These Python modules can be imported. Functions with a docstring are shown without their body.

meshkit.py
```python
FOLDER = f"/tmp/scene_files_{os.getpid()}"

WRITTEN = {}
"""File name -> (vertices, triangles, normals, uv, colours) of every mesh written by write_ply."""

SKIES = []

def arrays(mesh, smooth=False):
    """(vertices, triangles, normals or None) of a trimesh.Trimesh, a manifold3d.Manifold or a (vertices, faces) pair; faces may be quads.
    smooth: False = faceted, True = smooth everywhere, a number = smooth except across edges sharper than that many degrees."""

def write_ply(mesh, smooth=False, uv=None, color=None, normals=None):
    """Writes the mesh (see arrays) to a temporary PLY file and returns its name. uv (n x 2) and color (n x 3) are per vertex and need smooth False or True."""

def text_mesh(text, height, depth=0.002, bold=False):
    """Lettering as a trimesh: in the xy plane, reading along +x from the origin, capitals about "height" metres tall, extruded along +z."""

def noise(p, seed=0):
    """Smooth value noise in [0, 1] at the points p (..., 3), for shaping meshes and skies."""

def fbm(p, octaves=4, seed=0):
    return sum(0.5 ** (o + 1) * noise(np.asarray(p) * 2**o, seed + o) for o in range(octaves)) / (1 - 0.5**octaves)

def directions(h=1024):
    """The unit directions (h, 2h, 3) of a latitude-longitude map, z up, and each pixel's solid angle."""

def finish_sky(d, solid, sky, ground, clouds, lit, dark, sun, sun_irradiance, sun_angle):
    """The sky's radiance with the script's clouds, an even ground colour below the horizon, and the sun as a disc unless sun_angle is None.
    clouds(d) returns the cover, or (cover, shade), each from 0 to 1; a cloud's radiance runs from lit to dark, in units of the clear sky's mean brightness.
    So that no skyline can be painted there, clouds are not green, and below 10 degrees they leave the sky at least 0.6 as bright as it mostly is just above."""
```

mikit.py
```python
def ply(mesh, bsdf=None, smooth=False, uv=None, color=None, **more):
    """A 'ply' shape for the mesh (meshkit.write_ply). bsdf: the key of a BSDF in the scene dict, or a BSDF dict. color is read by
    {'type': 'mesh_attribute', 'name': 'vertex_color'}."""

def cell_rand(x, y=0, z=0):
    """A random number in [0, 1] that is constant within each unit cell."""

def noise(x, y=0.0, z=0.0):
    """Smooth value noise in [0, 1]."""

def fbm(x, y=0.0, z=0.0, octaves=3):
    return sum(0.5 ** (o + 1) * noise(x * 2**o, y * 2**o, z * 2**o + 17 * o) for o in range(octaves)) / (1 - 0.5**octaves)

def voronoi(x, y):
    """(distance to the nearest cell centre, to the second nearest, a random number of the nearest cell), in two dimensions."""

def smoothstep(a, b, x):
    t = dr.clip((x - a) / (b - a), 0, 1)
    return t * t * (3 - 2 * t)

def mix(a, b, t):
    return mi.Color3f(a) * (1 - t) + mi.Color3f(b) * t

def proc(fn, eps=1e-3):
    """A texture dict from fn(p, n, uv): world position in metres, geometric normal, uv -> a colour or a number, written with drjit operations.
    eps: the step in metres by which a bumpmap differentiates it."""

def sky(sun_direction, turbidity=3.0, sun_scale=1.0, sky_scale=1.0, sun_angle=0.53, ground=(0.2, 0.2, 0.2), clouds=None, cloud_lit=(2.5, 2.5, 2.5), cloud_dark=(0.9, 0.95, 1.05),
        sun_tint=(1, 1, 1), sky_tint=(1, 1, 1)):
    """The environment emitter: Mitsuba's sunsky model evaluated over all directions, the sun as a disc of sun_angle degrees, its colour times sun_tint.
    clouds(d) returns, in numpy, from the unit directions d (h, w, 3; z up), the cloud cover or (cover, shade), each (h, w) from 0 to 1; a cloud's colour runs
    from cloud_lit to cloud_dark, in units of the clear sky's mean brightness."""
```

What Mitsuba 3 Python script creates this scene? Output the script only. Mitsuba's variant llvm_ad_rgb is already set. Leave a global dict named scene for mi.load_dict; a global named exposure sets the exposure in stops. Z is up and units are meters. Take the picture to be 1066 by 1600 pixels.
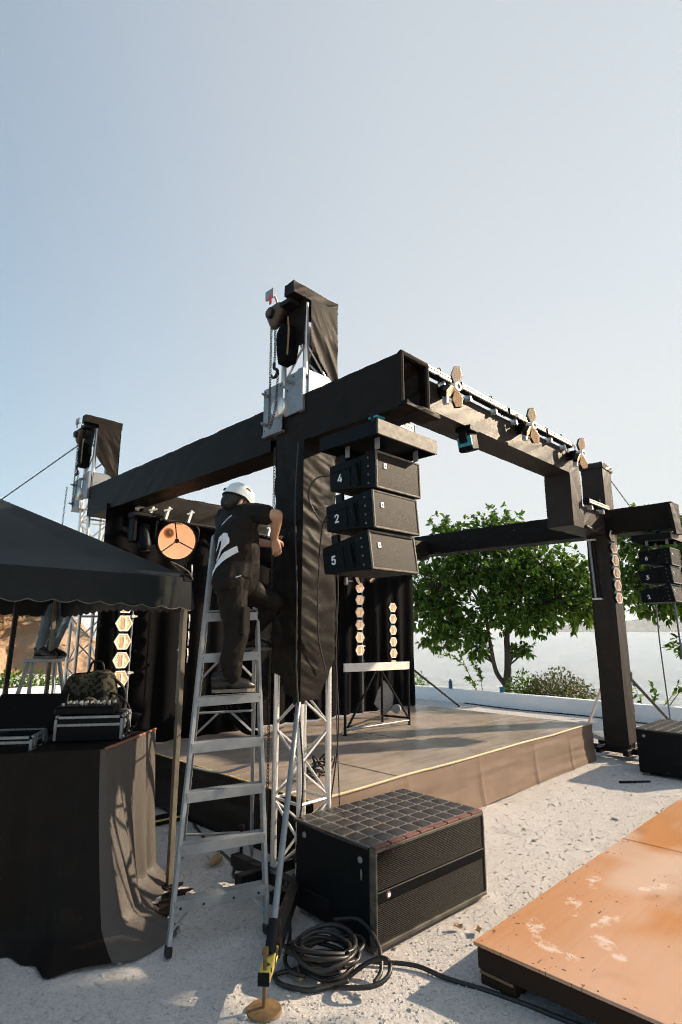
import math, random, numpy as np, trimesh, drjit as dr, mitsuba as mi
import mikit, meshkit
import manifold3d as m3d
from mikit import noise, fbm, voronoi, cell_rand, smoothstep, mix, proc

T = mi.ScalarTransform4f
scene, labels = {}, {}
# ------------------------------------------------------------------ camera, sky, exposure
# The axes follow the stage: X runs along the stage front to the right, Y runs upstage, Z is up, metres.
EYE = np.array([0, 0, 1.9])
PITCH = math.atan(187 / 890)
FWD = np.array([math.cos(PITCH) / 2**.5, math.cos(PITCH) / 2**.5, math.sin(PITCH)])
scene['camera'] = {'type': 'perspective', 'fov': math.degrees(2 * math.atan(533 / 890)), 'fov_axis': 'x', 'near_clip': 0.05, 'far_clip': 60000,
                   'to_world': T().look_at(origin=EYE.tolist(), target=(EYE + FWD).tolist(), up=[0, 0, 1])}
SUN_EL, SUN_AZ = math.radians(27), math.radians(-28)
SUN = [math.cos(SUN_EL) * math.cos(SUN_AZ), math.cos(SUN_EL) * math.sin(SUN_AZ), math.sin(SUN_EL)]
def thin_haze(d):
    # a thin bright haze that thickens towards the sun and the horizon and thins out evenly away from them
    c, z = d @ np.array(SUN), np.abs(d[..., 2]); k = np.clip((c + .35) / 1.1, 0, 1); w = np.clip((c + .75) / .9, 0, 1)
    return np.clip(.58 * k * k * (3 - 2 * k) + .80 * np.exp(-z / .42) * w * w * (3 - 2 * w), 0, .92)
scene['sky'] = mikit.sky(SUN, turbidity=4.0, sun_scale=1.35, sun_tint=(1.0, 1.05, 1.18), sky_tint=(.715, 1.06, 1.075), sun_angle=0.8, clouds=thin_haze, cloud_lit=(1.83, 1.86, 1.87))
exposure = 2.4

# ------------------------------------------------------------------ materials
def rgb(*c): return {'type': 'rgb', 'value': list(c)}
def mat(name, color, rough=.6, metal=0., spec=.4, bump=None, bscale=1.0, two=True, **kw):
    d = {'type': 'principled', 'base_color': color if isinstance(color, dict) else rgb(*color), 'roughness': rough, 'metallic': metal, 'specular': spec, **kw}
    if bump is not None: d = {'type': 'bumpmap', 'arbitrary': bump, 'scale': bscale, 'bsdf': d}
    scene['mat_' + name] = {'type': 'twosided', 'bsdf': d} if two else d
    return 'mat_' + name
def vary(a, b, sc, seed=0, stretch=(1, 1, 1)):
    return proc(lambda p, n, uv: mix(a, b, fbm(p.x * sc * stretch[0] + seed, p.y * sc * stretch[1], p.z * sc * stretch[2], 4)))

CLOTH = mat('black_cloth', vary((.0066, .0049, .0041), (.012, .0089, .0071), 9), .53, spec=.095)
TRUSSC = mat('faded_truss_cloth', vary((.021, .0160, .0132), (.034, .0265, .0220), 7), .50, spec=.16)
SKIRT_LIT = mat('skirt_cloth_lit', vary((.15, .106, .080), (.20, .146, .113), 5), .7, spec=.2)  # lit copy of the skirt's black cloth, front only; sunlight is in the colour
VELVET = mat('velvet', (.0035, .0035, .0042), .8, spec=.04)
TENTC = mat('tent_fabric', vary((.0105, .0135, .0155), (.018, .021, .023), 3), .50, spec=.10)
BOOTH_LIT = mat('booth_cloth', vary((.056, .048, .043), (.075, .065, .058), 4, stretch=(1, 1, .3)), .6, spec=.3, sheen=.2)  # lighter copy of the black booth cloth: sunlit tone put into the colour
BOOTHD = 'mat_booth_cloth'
ALU = mat('aluminium', vary((.62, .60, .57), (.80, .78, .74), 14), .38, metal=.75, spec=.5)
LADDER = mat('ladder_aluminium', vary((.20, .215, .225), (.36, .37, .38), 18, stretch=(1, 1, .6)), .5, metal=.45, spec=.4)
GALV = mat('galvanised', vary((.16, .175, .185), (.28, .295, .305), 25), .45, metal=.5, spec=.5)
STEEL = mat('dark_steel', (.007, .007, .008), .45, spec=.16)
BLACKP = mat('black_plastic', (.0040, .0045, .0055), .45, spec=.09)
BOXP = mat('cabinet_paint', vary((.0030, .0042, .0052), (.0065, .0082, .0095), 30), .5, spec=.08)
def frac(x): return x - dr.floor(x)
def grille_color(p, n, uv):
    row = dr.floor(uv.y * 24)
    d = dr.sqrt(dr.square(frac(uv.x * 44 + .5 * (row - 2 * dr.floor(row / 2))) - .5) + dr.square(frac(uv.y * 24) - .5))
    return mix((.002, .002, .002), (.024, .020, .017), smoothstep(.25, .45, d))
GRILLE = mat('grille', proc(grille_color), .55, spec=.12)
WHITE = mat('white_paint', (.78, .78, .76), .5)
PRINT = mat('white_print', (.62, .64, .66), .6, spec=.2)
CREAM = mat('cream_strip', (.72, .68, .60), .45)
COPPER = mat('copper_panel', vary((.82, .46, .23), (.93, .64, .40), 60), .5, metal=.1, spec=.4)
PEACH = mat('peach_reflector', (.94, .68, .47), .45)
PALE = mat('lamp_tube', (.95, .88, .76), .3)
RUST = mat('rusty_steel', vary((.10, .06, .03), (.30, .19, .09), 40), .6, metal=.3)
CHAIN = mat('chain_steel', vary((.025, .021, .017), (.085, .065, .045), 50), .45, metal=.3)
HAZARD = mat('hazard_tape', proc(lambda p, n, uv: mix((.62, .50, .10), (.02, .02, .02), smoothstep(.55, .6, fbm(p.x * 22 + 3, p.y * 22, p.z * 22, 2)))), .5)
YELLOW = mat('yellow_edge', (.62, .50, .16), .5)
PALETAPE = mat('pale_edge_tape', vary((.33, .28, .18), (.48, .41, .27), 8), .6)
RUBBER = mat('rubber', (.010, .010, .011), .5, spec=.3)
CABLE = mat('cable', vary((.008, .008, .009), (.030, .027, .024), 12), .45, spec=.45)
TEAL = mat('teal_tape', (.04, .30, .36), .5)
RED = mat('red_paint', (.45, .03, .03), .5)
SKIN = mat('skin', vary((.34, .19, .125), (.44, .26, .17), 20), .5, spec=.4)
SHIRT = mat('shirt_cloth', vary((.0075, .0062, .0054), (.014, .0112, .0092), 20), .58, spec=.10)
TROUSERS = mat('trouser_cloth', vary((.0060, .0052, .0047), (.0115, .0096, .0082), 20), .58, spec=.10)
JEANS = mat('denim', vary((.06, .09, .12), (.14, .19, .23), 30), .8, spec=.2)
SHOE = mat('shoe_leather', (.009, .0085, .008), .4, spec=.3)
HELMET = mat('helmet_shell', (.55, .60, .62), .35)
HAIR = mat('hair', (.010, .009, .008), .6)
CAMO = mat('camo_cloth', proc(lambda p, n, uv: mix((.012, .013, .010), (.055, .055, .042), smoothstep(.45, .55, fbm(p.x * 40, p.y * 40, p.z * 40, 3)))), .9, spec=.1)
BLUE = mat('blue_plastic', (.01, .10, .17), .4)
WALLP = mat('wall_paint', vary((.74, .75, .76), (.90, .90, .90), .9), .7, spec=.2)
ROCK = mat('rock', vary((.17, .10, .06), (.46, .33, .22), .8), .9, spec=.1, bump=proc(lambda p, n, uv: fbm(p.x * 1.5, p.y * 1.5, p.z * 2.5, 4), .05), bscale=.5)
BARK = mat('bark', vary((.05, .04, .035), (.11, .095, .085), 10, stretch=(1, 1, .25)), .9, spec=.1)

def sand_color(p, n, uv):
    big = fbm(p.x * .9, p.y * .9, 0, 3)
    fine = fbm(p.x * 70, p.y * 70, 0, 3)
    pep = smoothstep(.74, .84, noise(p.x * 130, p.y * 130, 3)) * .5
    c = mix((.37, .35, .338), (.53, .505, .485), dr.clip(.25 * big + .9 * fine - .1, 0, 1))
    return mix(c, mi.Color3f(.18, .17, .16), pep)
SAND = mat('sand', proc(sand_color), .9, spec=.1, bump=proc(lambda p, n, uv: fbm(p.x * 60, p.y * 60, 0, 2) + .5 * noise(p.x * 150, p.y * 150, 1), .002), bscale=.0036)
PEBBLE = mat('pebble', vary((.24, .23, .225), (.52, .50, .49), 45), .85, spec=.2)
def deck_color(p, n, uv):
    g = fbm(p.x * 2.2, p.y * 2.2, 0, 4)
    streak = fbm(p.x * 1.5, p.y * 26, 2, 3)
    return mix((.135, .110, .092), (.36, .302, .258), dr.clip(.65 * g + .5 * streak - .1, 0, 1))
DECK = mat('deck_ply', proc(deck_color), proc(lambda p, n, uv: .17 + .22 * fbm(p.x * 3, p.y * 5, 4, 3)), spec=.6)
# varnished plywood with dusty footprints and worn pale patches
FEET = [(3.42, 1.83, .5), (3.30, 1.66, 1.4), (3.86, 1.80, .4), (3.80, 1.58, -.2), (4.33, 1.86, .3), (4.52, 1.52, -.5), (3.53, 1.46, .9)]
def ply_color(p, n, uv):
    grain = fbm(p.x * 2.5, p.y * 60, 0, 3)
    stain = smoothstep(.42, .66, fbm(p.x * .75 + 5, p.y * 1.5 + 2, 0, 4)) ; edge = smoothstep(1.35, 2.0, p.y + .35 * (noise(p.x * 2, p.y * 2, 4) - .5))
    c = mix((.45, .275, .185), (.385, .165, .052), dr.clip(1.0 * stain + .75 * edge + .25 * (grain - .5), 0, 1))
    c = mix(c, mi.Color3f(.30, .125, .040), smoothstep(.60, .78, fbm(p.x * 1.6 + 1, p.y * 2.3, 3, 4)) * .7)
    c = mix(c, mi.Color3f(.50, .385, .315), smoothstep(.55, .75, fbm(p.x * 1.1 + 9, p.y * 1.2 + 4, 1, 4)) * .6)
    dust = mi.Float(0); rough = .9 * (fbm(p.x * 130, p.y * 130, 2, 2) - .5)
    for x, y, a in FEET:
        u, v = (p.x - x) * math.cos(a) + (p.y - y) * math.sin(a), -(p.x - x) * math.sin(a) + (p.y - y) * math.cos(a)
        d = dr.minimum(dr.sqrt(dr.square((u - .045) / .085) + dr.square(v / .046)), dr.sqrt(dr.square((u + .095) / .042) + dr.square(v / .034)))
        dust = dr.maximum(dust, 1 - smoothstep(.75, 1.15, d + rough))
    c = mix(c, mi.Color3f(.60, .50, .43), .75 * dust * smoothstep(.30, .75, fbm(p.x * 22, p.y * 22, 3, 4)))
    scratch = smoothstep(.965, .985, noise(p.x * 9 + p.y * 4, p.y * 120 - p.x * 60, 1)) * smoothstep(.55, .7, noise(p.x * 3, p.y * 3, 9))
    c = mix(c, mi.Color3f(.18, .085, .045), .5 * scratch)
    speck = smoothstep(.90, .93, noise(p.x * 34, p.y * 60, 8)) * smoothstep(.6, .7, noise(p.x * 4, p.y * 4, 5))
    return mix(c, mi.Color3f(.07, .035, .02), speck * .8)
PLY = mat('varnished_ply', proc(ply_color), proc(lambda p, n, uv: .20 + .25 * fbm(p.x * 2, p.y * 2, 7, 3)), spec=.5, bump=proc(lambda p, n, uv: fbm(p.x * 1.3, p.y * 1.3, 0, 2), .01), bscale=.012)
PLYEDGE = mat('ply_edge', (.030, .018, .012), .7, spec=.1)
QUILT = mat('quilt_cover', vary((.012, .011, .011), (.030, .026, .023), 22), .42, spec=.45)
THREAD = mat('quilt_thread', (.12, .105, .09), .8)
DUSTY = mat('dusty_edge', vary((.012, .011, .010), (.13, .115, .095), 16), .6, spec=.2)
WORN = mat('worn_edge', vary((.035, .032, .027), (.20, .18, .15), 28), .6)
MAROON = mat('maroon_strap', vary((.09, .035, .030), (.16, .07, .06), 25), .75)
SEA = mat('sea_water', (.22, .245, .25), .10, spec=.9, bump=proc(lambda p, n, uv: fbm((p.x - p.y) * .10, (p.x + p.y) * .42, 0, 4) + .12 * fbm((p.x - p.y) * .5, (p.x + p.y) * 1.6, 3, 2), .1), bscale=.40)
def leafmat(name, k):
    scene['mat_' + name] = {'type': 'principledthin', 'base_color': {'type': 'mesh_attribute', 'name': 'vertex_color'}, 'roughness': .45, 'diff_trans': k, 'eta': 1.4}
    return 'mat_' + name
LEAF = leafmat('leaf', .95)
DRYLEAF = mat('dry_leaf', (.42, .30, .17), .7)

# ------------------------------------------------------------------ entries, names, labels
def numbered(name):
    if name not in scene and name not in labels: return name
    k = 1
    while f'{name}_{k:03d}' in scene or f'{name}_{k:03d}' in labels: k += 1
    return f'{name}_{k:03d}'
def thing(name, label, cat, group=None):
    key = numbered(name); labels[key] = {'label': label, 'category': cat}
    if group: labels[key]['group'] = group
    return key
def pieces(mesh, gap=.012):
    """The groups of touching shells in a mesh."""
    sh = mesh.split(only_watertight=False) if len(mesh.faces) < 4000 else [mesh]
    if not 1 < len(sh) <= 24: return [mesh]
    lo, hi, grp = [q.bounds[0] - gap / 2 for q in sh], [q.bounds[1] + gap / 2 for q in sh], list(range(len(sh)))
    for a in range(len(sh)):
        for b in range(a):
            if (lo[a] <= hi[b]).all() and (lo[b] <= hi[a]).all(): g0, g1 = grp[a], grp[b]; grp = [g1 if x == g0 else x for x in grp]
    return [trimesh.util.concatenate([q for q, x in zip(sh, grp) if x == g]) for g in dict.fromkeys(grp)]
def part(parent, name, mesh, m, smooth=False, label=None, kind=None, uv=None, color=None):
    first = None
    for q in ([mesh] if kind or uv is not None or color is not None or smooth is True else pieces(mesh)):
        key = numbered(parent + '__' + name); first = first or key
        scene[key] = mikit.ply(q, m, smooth=smooth, uv=uv, color=color)
    if label or kind: labels[first] = {k: v for k, v in (('label', label), ('kind', kind)) if v}
    return first
def one(name, label, cat, mesh, m, smooth=False, group=None, kind=None, **kw):
    key = numbered(name); scene[key] = mikit.ply(mesh, m, smooth=smooth, **kw)
    labels[key] = {'label': label, 'category': cat}
    if group: labels[key]['group'] = group
    if kind: labels[key]['kind'] = kind
    return key
def structure(name, label, mesh, m, smooth=False, **kw):
    key = numbered(name); scene[key] = mikit.ply(mesh, m, smooth=smooth, **kw); labels[key] = {'label': label, 'category': name.replace('_', ' '), 'kind': 'structure'}
    return key

# ------------------------------------------------------------------ mesh helpers
V = lambda *a: np.array(a, float)
def unit(v): v = np.asarray(v, float); return v / np.linalg.norm(v)
def TM(v, f): return trimesh.Trimesh(np.asarray(v, float), np.asarray(f, int), process=False)
def cat(*ms):
    ms = [m for x in ms for m in (x if isinstance(x, (list, tuple)) else [x])]
    return trimesh.util.concatenate(ms) if len(ms) > 1 else ms[0]
def hull(p):
    m = m3d.Manifold.hull_points([list(map(float, q)) for q in p]).to_mesh()
    return TM(m.vert_properties[:, :3], m.tri_verts)
def frame(a, up=(0, 0, 1)):
    a = unit(a); up = np.asarray(up, float)
    if abs(a @ unit(up)) > .98: up = V(1, 0, 0) if abs(a[0]) < .9 else V(0, 1, 0)
    s = unit(np.cross(a, up)); return a, s, np.cross(s, a)
def bx(x0, x1, y0, y1, z0, z1, ch=.004):
    c, h = V(x0 + x1, y0 + y1, z0 + z1) / 2, V(x1 - x0, y1 - y0, z1 - z0) / 2
    return obox(c, V(1, 0, 0), V(0, 1, 0), V(0, 0, 1), h, ch)
def obox(c, ax, ay, az, h, ch=.004):
    ch = min(ch, .45 * min(h)); p = []
    for sx in (-1, 1):
        for sy in (-1, 1):
            for sz in (-1, 1):
                for k in range(3):
                    q = V(sx, sy, sz) * (np.asarray(h) - ch * (np.arange(3) != k)); p.append(c + q[0] * ax + q[1] * ay + q[2] * az)
    return hull(p)
def bar(p0, p1, w, h, up=(0, 0, 1), ch=.003):
    p0, p1 = np.asarray(p0, float), np.asarray(p1, float); a, s, u = frame(p1 - p0, up)
    return obox((p0 + p1) / 2, a, s, u, (np.linalg.norm(p1 - p0) / 2, w / 2, h / 2), ch)
def tube(pts, r, n=8, cap=True):
    p = np.asarray(pts, float); m = len(p); r = np.broadcast_to(r, (m,))
    t = np.gradient(p, axis=0); t /= np.linalg.norm(t, axis=1, keepdims=True) + 1e-12
    _, s, u = frame(t[0]); rings = []
    for i in range(m):
        s = unit(s - t[i] * (s @ t[i])); u = np.cross(t[i], s); an = np.arange(n) * 2 * np.pi / n
        rings.append(p[i] + r[i] * (np.cos(an)[:, None] * s + np.sin(an)[:, None] * u))
    v = np.vstack(rings); f = []
    for i in range(m - 1):
        for j in range(n):
            a, b, c, d = i * n + j, i * n + (j + 1) % n, (i + 1) * n + (j + 1) % n, (i + 1) * n + j; f += [[a, b, c], [a, c, d]]
    if cap:
        v = np.vstack([v, p[0], p[-1]]); k = m * n
        f += [[k, (j + 1) % n, j] for j in range(n)] + [[k + 1, (m - 1) * n + j, (m - 1) * n + (j + 1) % n] for j in range(n)]
    return TM(v, f)
def curve(ctrl, n=24):
    """A smooth curve through the points."""
    c = np.asarray(ctrl, float); c = np.vstack([2 * c[0] - c[1], c, 2 * c[-1] - c[-2]]); out = []
    for i in range(1, len(c) - 2):
        t = np.linspace(0, 1, n, endpoint=False)[:, None]; a, b, d, e = c[i - 1:i + 3]
        out.append(.5 * (2 * b + (d - a) * t + (2 * a - 5 * b + 4 * d - e) * t**2 + (3 * b - a - 3 * d + e) * t**3))
    return np.vstack(out + [c[-2:-1]])
def lathe(prof, c, axis, n=24):
    """prof: (radius, distance along axis) pairs."""
    a, s, u = frame(axis); prof = np.asarray(prof, float); an = np.arange(n) * 2 * np.pi / n; m = len(prof)
    v = np.vstack([c + a * z + r * (np.cos(an)[:, None] * s + np.sin(an)[:, None] * u) for r, z in prof]); f = []
    for i in range(m - 1):
        for j in range(n):
            q = [i * n + j, i * n + (j + 1) % n, (i + 1) * n + (j + 1) % n, (i + 1) * n + j]; f += [[q[0], q[1], q[2]], [q[0], q[2], q[3]]]
    return TM(v, f)
def disc(c, axis, r, th, n=24): return lathe([(1e-4, 0), (r, 0), (r, th), (1e-4, th)], np.asarray(c, float), axis, n)
def grid(P):
    """A sheet from an (a, b, 3) array of points."""
    a, b = P.shape[:2]; i, j = np.meshgrid(np.arange(a - 1), np.arange(b - 1), indexing='ij'); k = (i * b + j).ravel()
    return TM(P.reshape(-1, 3), np.vstack([np.stack([k, k + b, k + b + 1], 1), np.stack([k, k + b + 1, k + 1], 1)]))
def wrinkle(p, amp, seed, d=(0, 0, 1), f=6., stretch=.22):
    """Cloth folds: ridges that run along the direction d."""
    d = unit(d); a, s, u = frame(d); q = np.stack([p @ a * f * stretch, p @ s * f, p @ u * f], -1)
    q = q + .8 * (meshkit.noise(q * .7 + 11, seed + 5)[..., None] - .5)
    r = 1 - np.abs(2 * meshkit.fbm(q, 3, seed) - 1)
    return amp * (r ** 2 - .5)
def sleeve(p0, p1, w, h, up=(0, 0, 1), amp=.006, seed=1, nl=60, na=14, fold=None, f=6., sag=0., taper=None, caps=True):
    """Cloth pulled over a square truss: w across, h along up; wrinkled; the ends close."""
    p0, p1 = np.asarray(p0, float), np.asarray(p1, float); L = np.linalg.norm(p1 - p0); a, s, u = frame(p1 - p0, up)
    q = np.linspace(-1, 1, na, endpoint=False)
    ring = np.vstack([np.stack([q, -np.ones(na)], 1), np.stack([np.ones(na), q], 1), np.stack([-q, np.ones(na)], 1), np.stack([-np.ones(na), -q], 1)])
    nrm = np.sign(np.round(ring, 6)) * (np.abs(ring) > .999); nrm = nrm / np.linalg.norm(nrm, axis=1, keepdims=True)
    ts = np.linspace(0, 1, nl); P = np.zeros((nl, len(ring) + 1, 3)); k = taper(ts) if taper else np.ones((nl, 1)); k = np.asarray(k).reshape(nl, -1)
    for i, t in enumerate(ts):
        base = p0 + a * L * t - u * sag * 4 * t * (1 - t)
        kk = k[i] if k.shape[1] > 1 else np.repeat(k[i], 2)
        pts = base + ring[:, :1] * s * w / 2 * kk[0] + ring[:, 1:] * u * h / 2 * kk[1]
        pts = pts + (nrm[:, :1] * s + nrm[:, 1:] * u) * wrinkle(pts, amp, seed, fold if fold is not None else a + .5 * u, f)[:, None]
        P[i, :-1] = pts; P[i, -1] = pts[0]
    m = grid(P)
    if not caps: return m
    ends = []
    for e in (0, -1):
        c = P[e].mean(0); r = P[e, :-1]; n = len(r); ff = [[n, j, (j + 1) % n] for j in range(n)]
        ends.append(TM(np.vstack([r, c]), ff if e else [x[::-1] for x in ff]))
    return cat(m, ends)
def skeleton(bones, fine=.02, rounds=12, disp=None, seg=18):
    """One continuous body: every bone is the hull of the balls at its joints ((point, radius), ...)."""
    ms = []
    for b in bones:
        ms.append(m3d.Manifold.batch_hull([m3d.Manifold.sphere(r, seg).translate(list(map(float, p))) for p, r in b]))
    m = m3d.Manifold.batch_boolean(ms, m3d.OpType.Add).refine_to_length(fine)
    d = m.to_mesh(); t = trimesh.Trimesh(d.vert_properties[:, :3], d.tri_verts, process=True)
    trimesh.smoothing.filter_taubin(t, iterations=rounds)
    if disp is not None: t.vertices = t.vertices + t.vertex_normals * disp(t.vertices)[:, None]
    return t
def leaves(pts, dirs, size, rng, cols, droop=.35, wide=.5):
    """Folded pointed leaves with a stalk end at pts, pointing along dirs."""
    n = len(pts); d = dirs + rng.normal(0, .45, (n, 3)); d[:, 2] -= droop; d /= np.linalg.norm(d, axis=1, keepdims=True)
    up = rng.normal(0, .6, (n, 3)) + [0, 0, 1.0]; s = np.cross(d, up); s /= np.linalg.norm(s, axis=1, keepdims=True); u = np.cross(s, d)
    L = size * rng.uniform(.6, 1.2, n)[:, None]; W = L * wide * .5; k = (rng.uniform(.05, .35, n)[:, None]) * W
    v = np.stack([pts, pts + d * L * .35 - s * W + u * k, pts + d * L * .7 - s * W * .75 + u * k * .6 - [0, 0, .04] * L, pts + d * L - [0, 0, .12] * L,
                  pts + d * L * .7 + s * W * .75 + u * k * .6 - [0, 0, .04] * L, pts + d * L * .35 + s * W + u * k], 1).reshape(-1, 3)
    b = (np.arange(n) * 6)[:, None]; f = np.vstack([b + [0, 1, 2], b + [0, 2, 3], b + [0, 3, 4], b + [0, 4, 5]])
    c = np.repeat(cols[rng.integers(0, len(cols), n)] * rng.uniform(.85, 1.55, (n, 1)), 6, 0)
    return TM(v, f), c

# ------------------------------------------------------------------ the setting: ground, sea, hills, wall
def axis_steps(fine0, fine1, step, far0, far1):
    a = np.arange(fine0, fine1 + 1e-6, step); lo, hi, k = [], [], step
    x = fine0
    while x > far0: k = min(k * 1.25, 3.0); x -= k; lo.append(x)
    x, k = fine1, step
    while x < far1: k = min(k * 1.25, 3.0); x += k; hi.append(x)
    return np.array(lo[::-1] + a.tolist() + hi)
def ground_z(x, y):
    q = np.stack([x, y, 0 * x], -1)
    z = .035 * (meshkit.fbm(q * 1.1, 3, 3) - .5) - .014 * np.clip(meshkit.noise(q * 4.3, 12) - .72, 0, 1) / .28 + .010 * (meshkit.fbm(q * 5.5, 3, 9) - .5) * np.clip((16 - np.hypot(x, y)) / 4, 0, 1)
    fall = np.clip((x - 14.35) / 12, 0, 1); z = z - 5.5 * fall ** 1.1                       # the shore drops to the sea behind the wall
    left = np.clip((y - 17.5) / 26, 0, 1) * np.clip((12 - x) / 4, 0, 1)
    z = z + left ** 1.2 * (.8 + 6.0 * meshkit.fbm(q * .09 + 3, 4, 21)) * 1.0 - 3.0 * np.clip((y - 18) / 8, 0, 1) * np.clip((x - 9) / 4, 0, 1)
    return z
gx, gy = axis_steps(.8, 10.6, .045, -60, 60), axis_steps(-.6, 7.4, .045, -60, 75)
X, Y = np.meshgrid(gx, gy, indexing='ij')
structure('ground', 'pale crushed shell and sand ground of the seaside yard', grid(np.stack([X, Y, ground_z(X, Y)], -1)), SAND, True)
R = np.concatenate([[1], np.geomspace(20, 8800, 44)]); A = np.linspace(0, 2 * np.pi, 49)
P = np.stack([15 + R[:, None] * np.cos(A), 5 + R[:, None] * np.sin(A), -3.4 + 0 * R[:, None] * A], -1)
structure('sea', 'calm pale sea with small ripples beyond the low wall', grid(P), SEA, True)
rng = np.random.default_rng(5)
# crushed stone grains lying on the near ground
def grains(n, rng):
    base = trimesh.creation.icosahedron(); bv, bf = np.array(base.vertices), np.array(base.faces)
    x, y = rng.uniform(1.1, 9.0, n * 3), rng.uniform(.2, 6.2, n * 3)
    keep = (rng.random(n * 3) < np.clip(3.2 / np.hypot(x, y), 0, 1) ** 1.6) & ~((x > 3.5) & (y > 3.8)); x, y = x[keep][:n], y[keep][:n]; n = len(x)
    r = rng.gamma(1.6, .0016, n) + .0020
    v = bv[None] * (r[:, None, None] * rng.uniform(.6, 1.25, (n, 12, 1))) * np.stack([rng.uniform(.8, 1.4, n), rng.uniform(.8, 1.4, n), rng.uniform(.5, .8, n)], 1)[:, None]
    v = v + np.stack([x, y, ground_z(x, y) + r * .25], -1)[:, None]
    return TM(v.reshape(-1, 3), (bf[None] + (np.arange(n) * 12)[:, None, None]).reshape(-1, 3))
one('gravel', 'loose grains of crushed shell strewn over the yard', 'gravel', grains(26000, rng), PEBBLE, kind='stuff')

def stones(n, rng):
    out = []
    for _ in range(n):
        x, y = rng.uniform(1.3, 8.5), rng.uniform(.6, 3.4) if rng.random() < .6 else rng.uniform(2.8, 5.5)
        if x > 3.3 and y > 3.7 or 2.8 < x < 4.1 and 2.4 < y < 3.4: continue
        m = trimesh.creation.icosphere(1, 1.0); v = np.array(m.vertices); r = rng.gamma(2.0, .0030) + .005
        v = v * (.75 + .5 * meshkit.noise(v * 1.4 + rng.uniform(0, 50, 3), 3))[:, None] * r * rng.uniform((.8, .8, .45), (1.4, 1.3, .8)); out.append(TM(v + V(x, y, ground_z(np.array([x]), np.array([y]))[0] + r * .2), m.faces))
    return cat(out)
one('stones', 'small loose stones and shell lumps lying on the sand', 'stones', stones(230, rng), PEBBLE, 40, kind='stuff')
w = thing('sea_wall', 'low white painted parapet wall along the shore behind the stage', 'wall')
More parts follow.
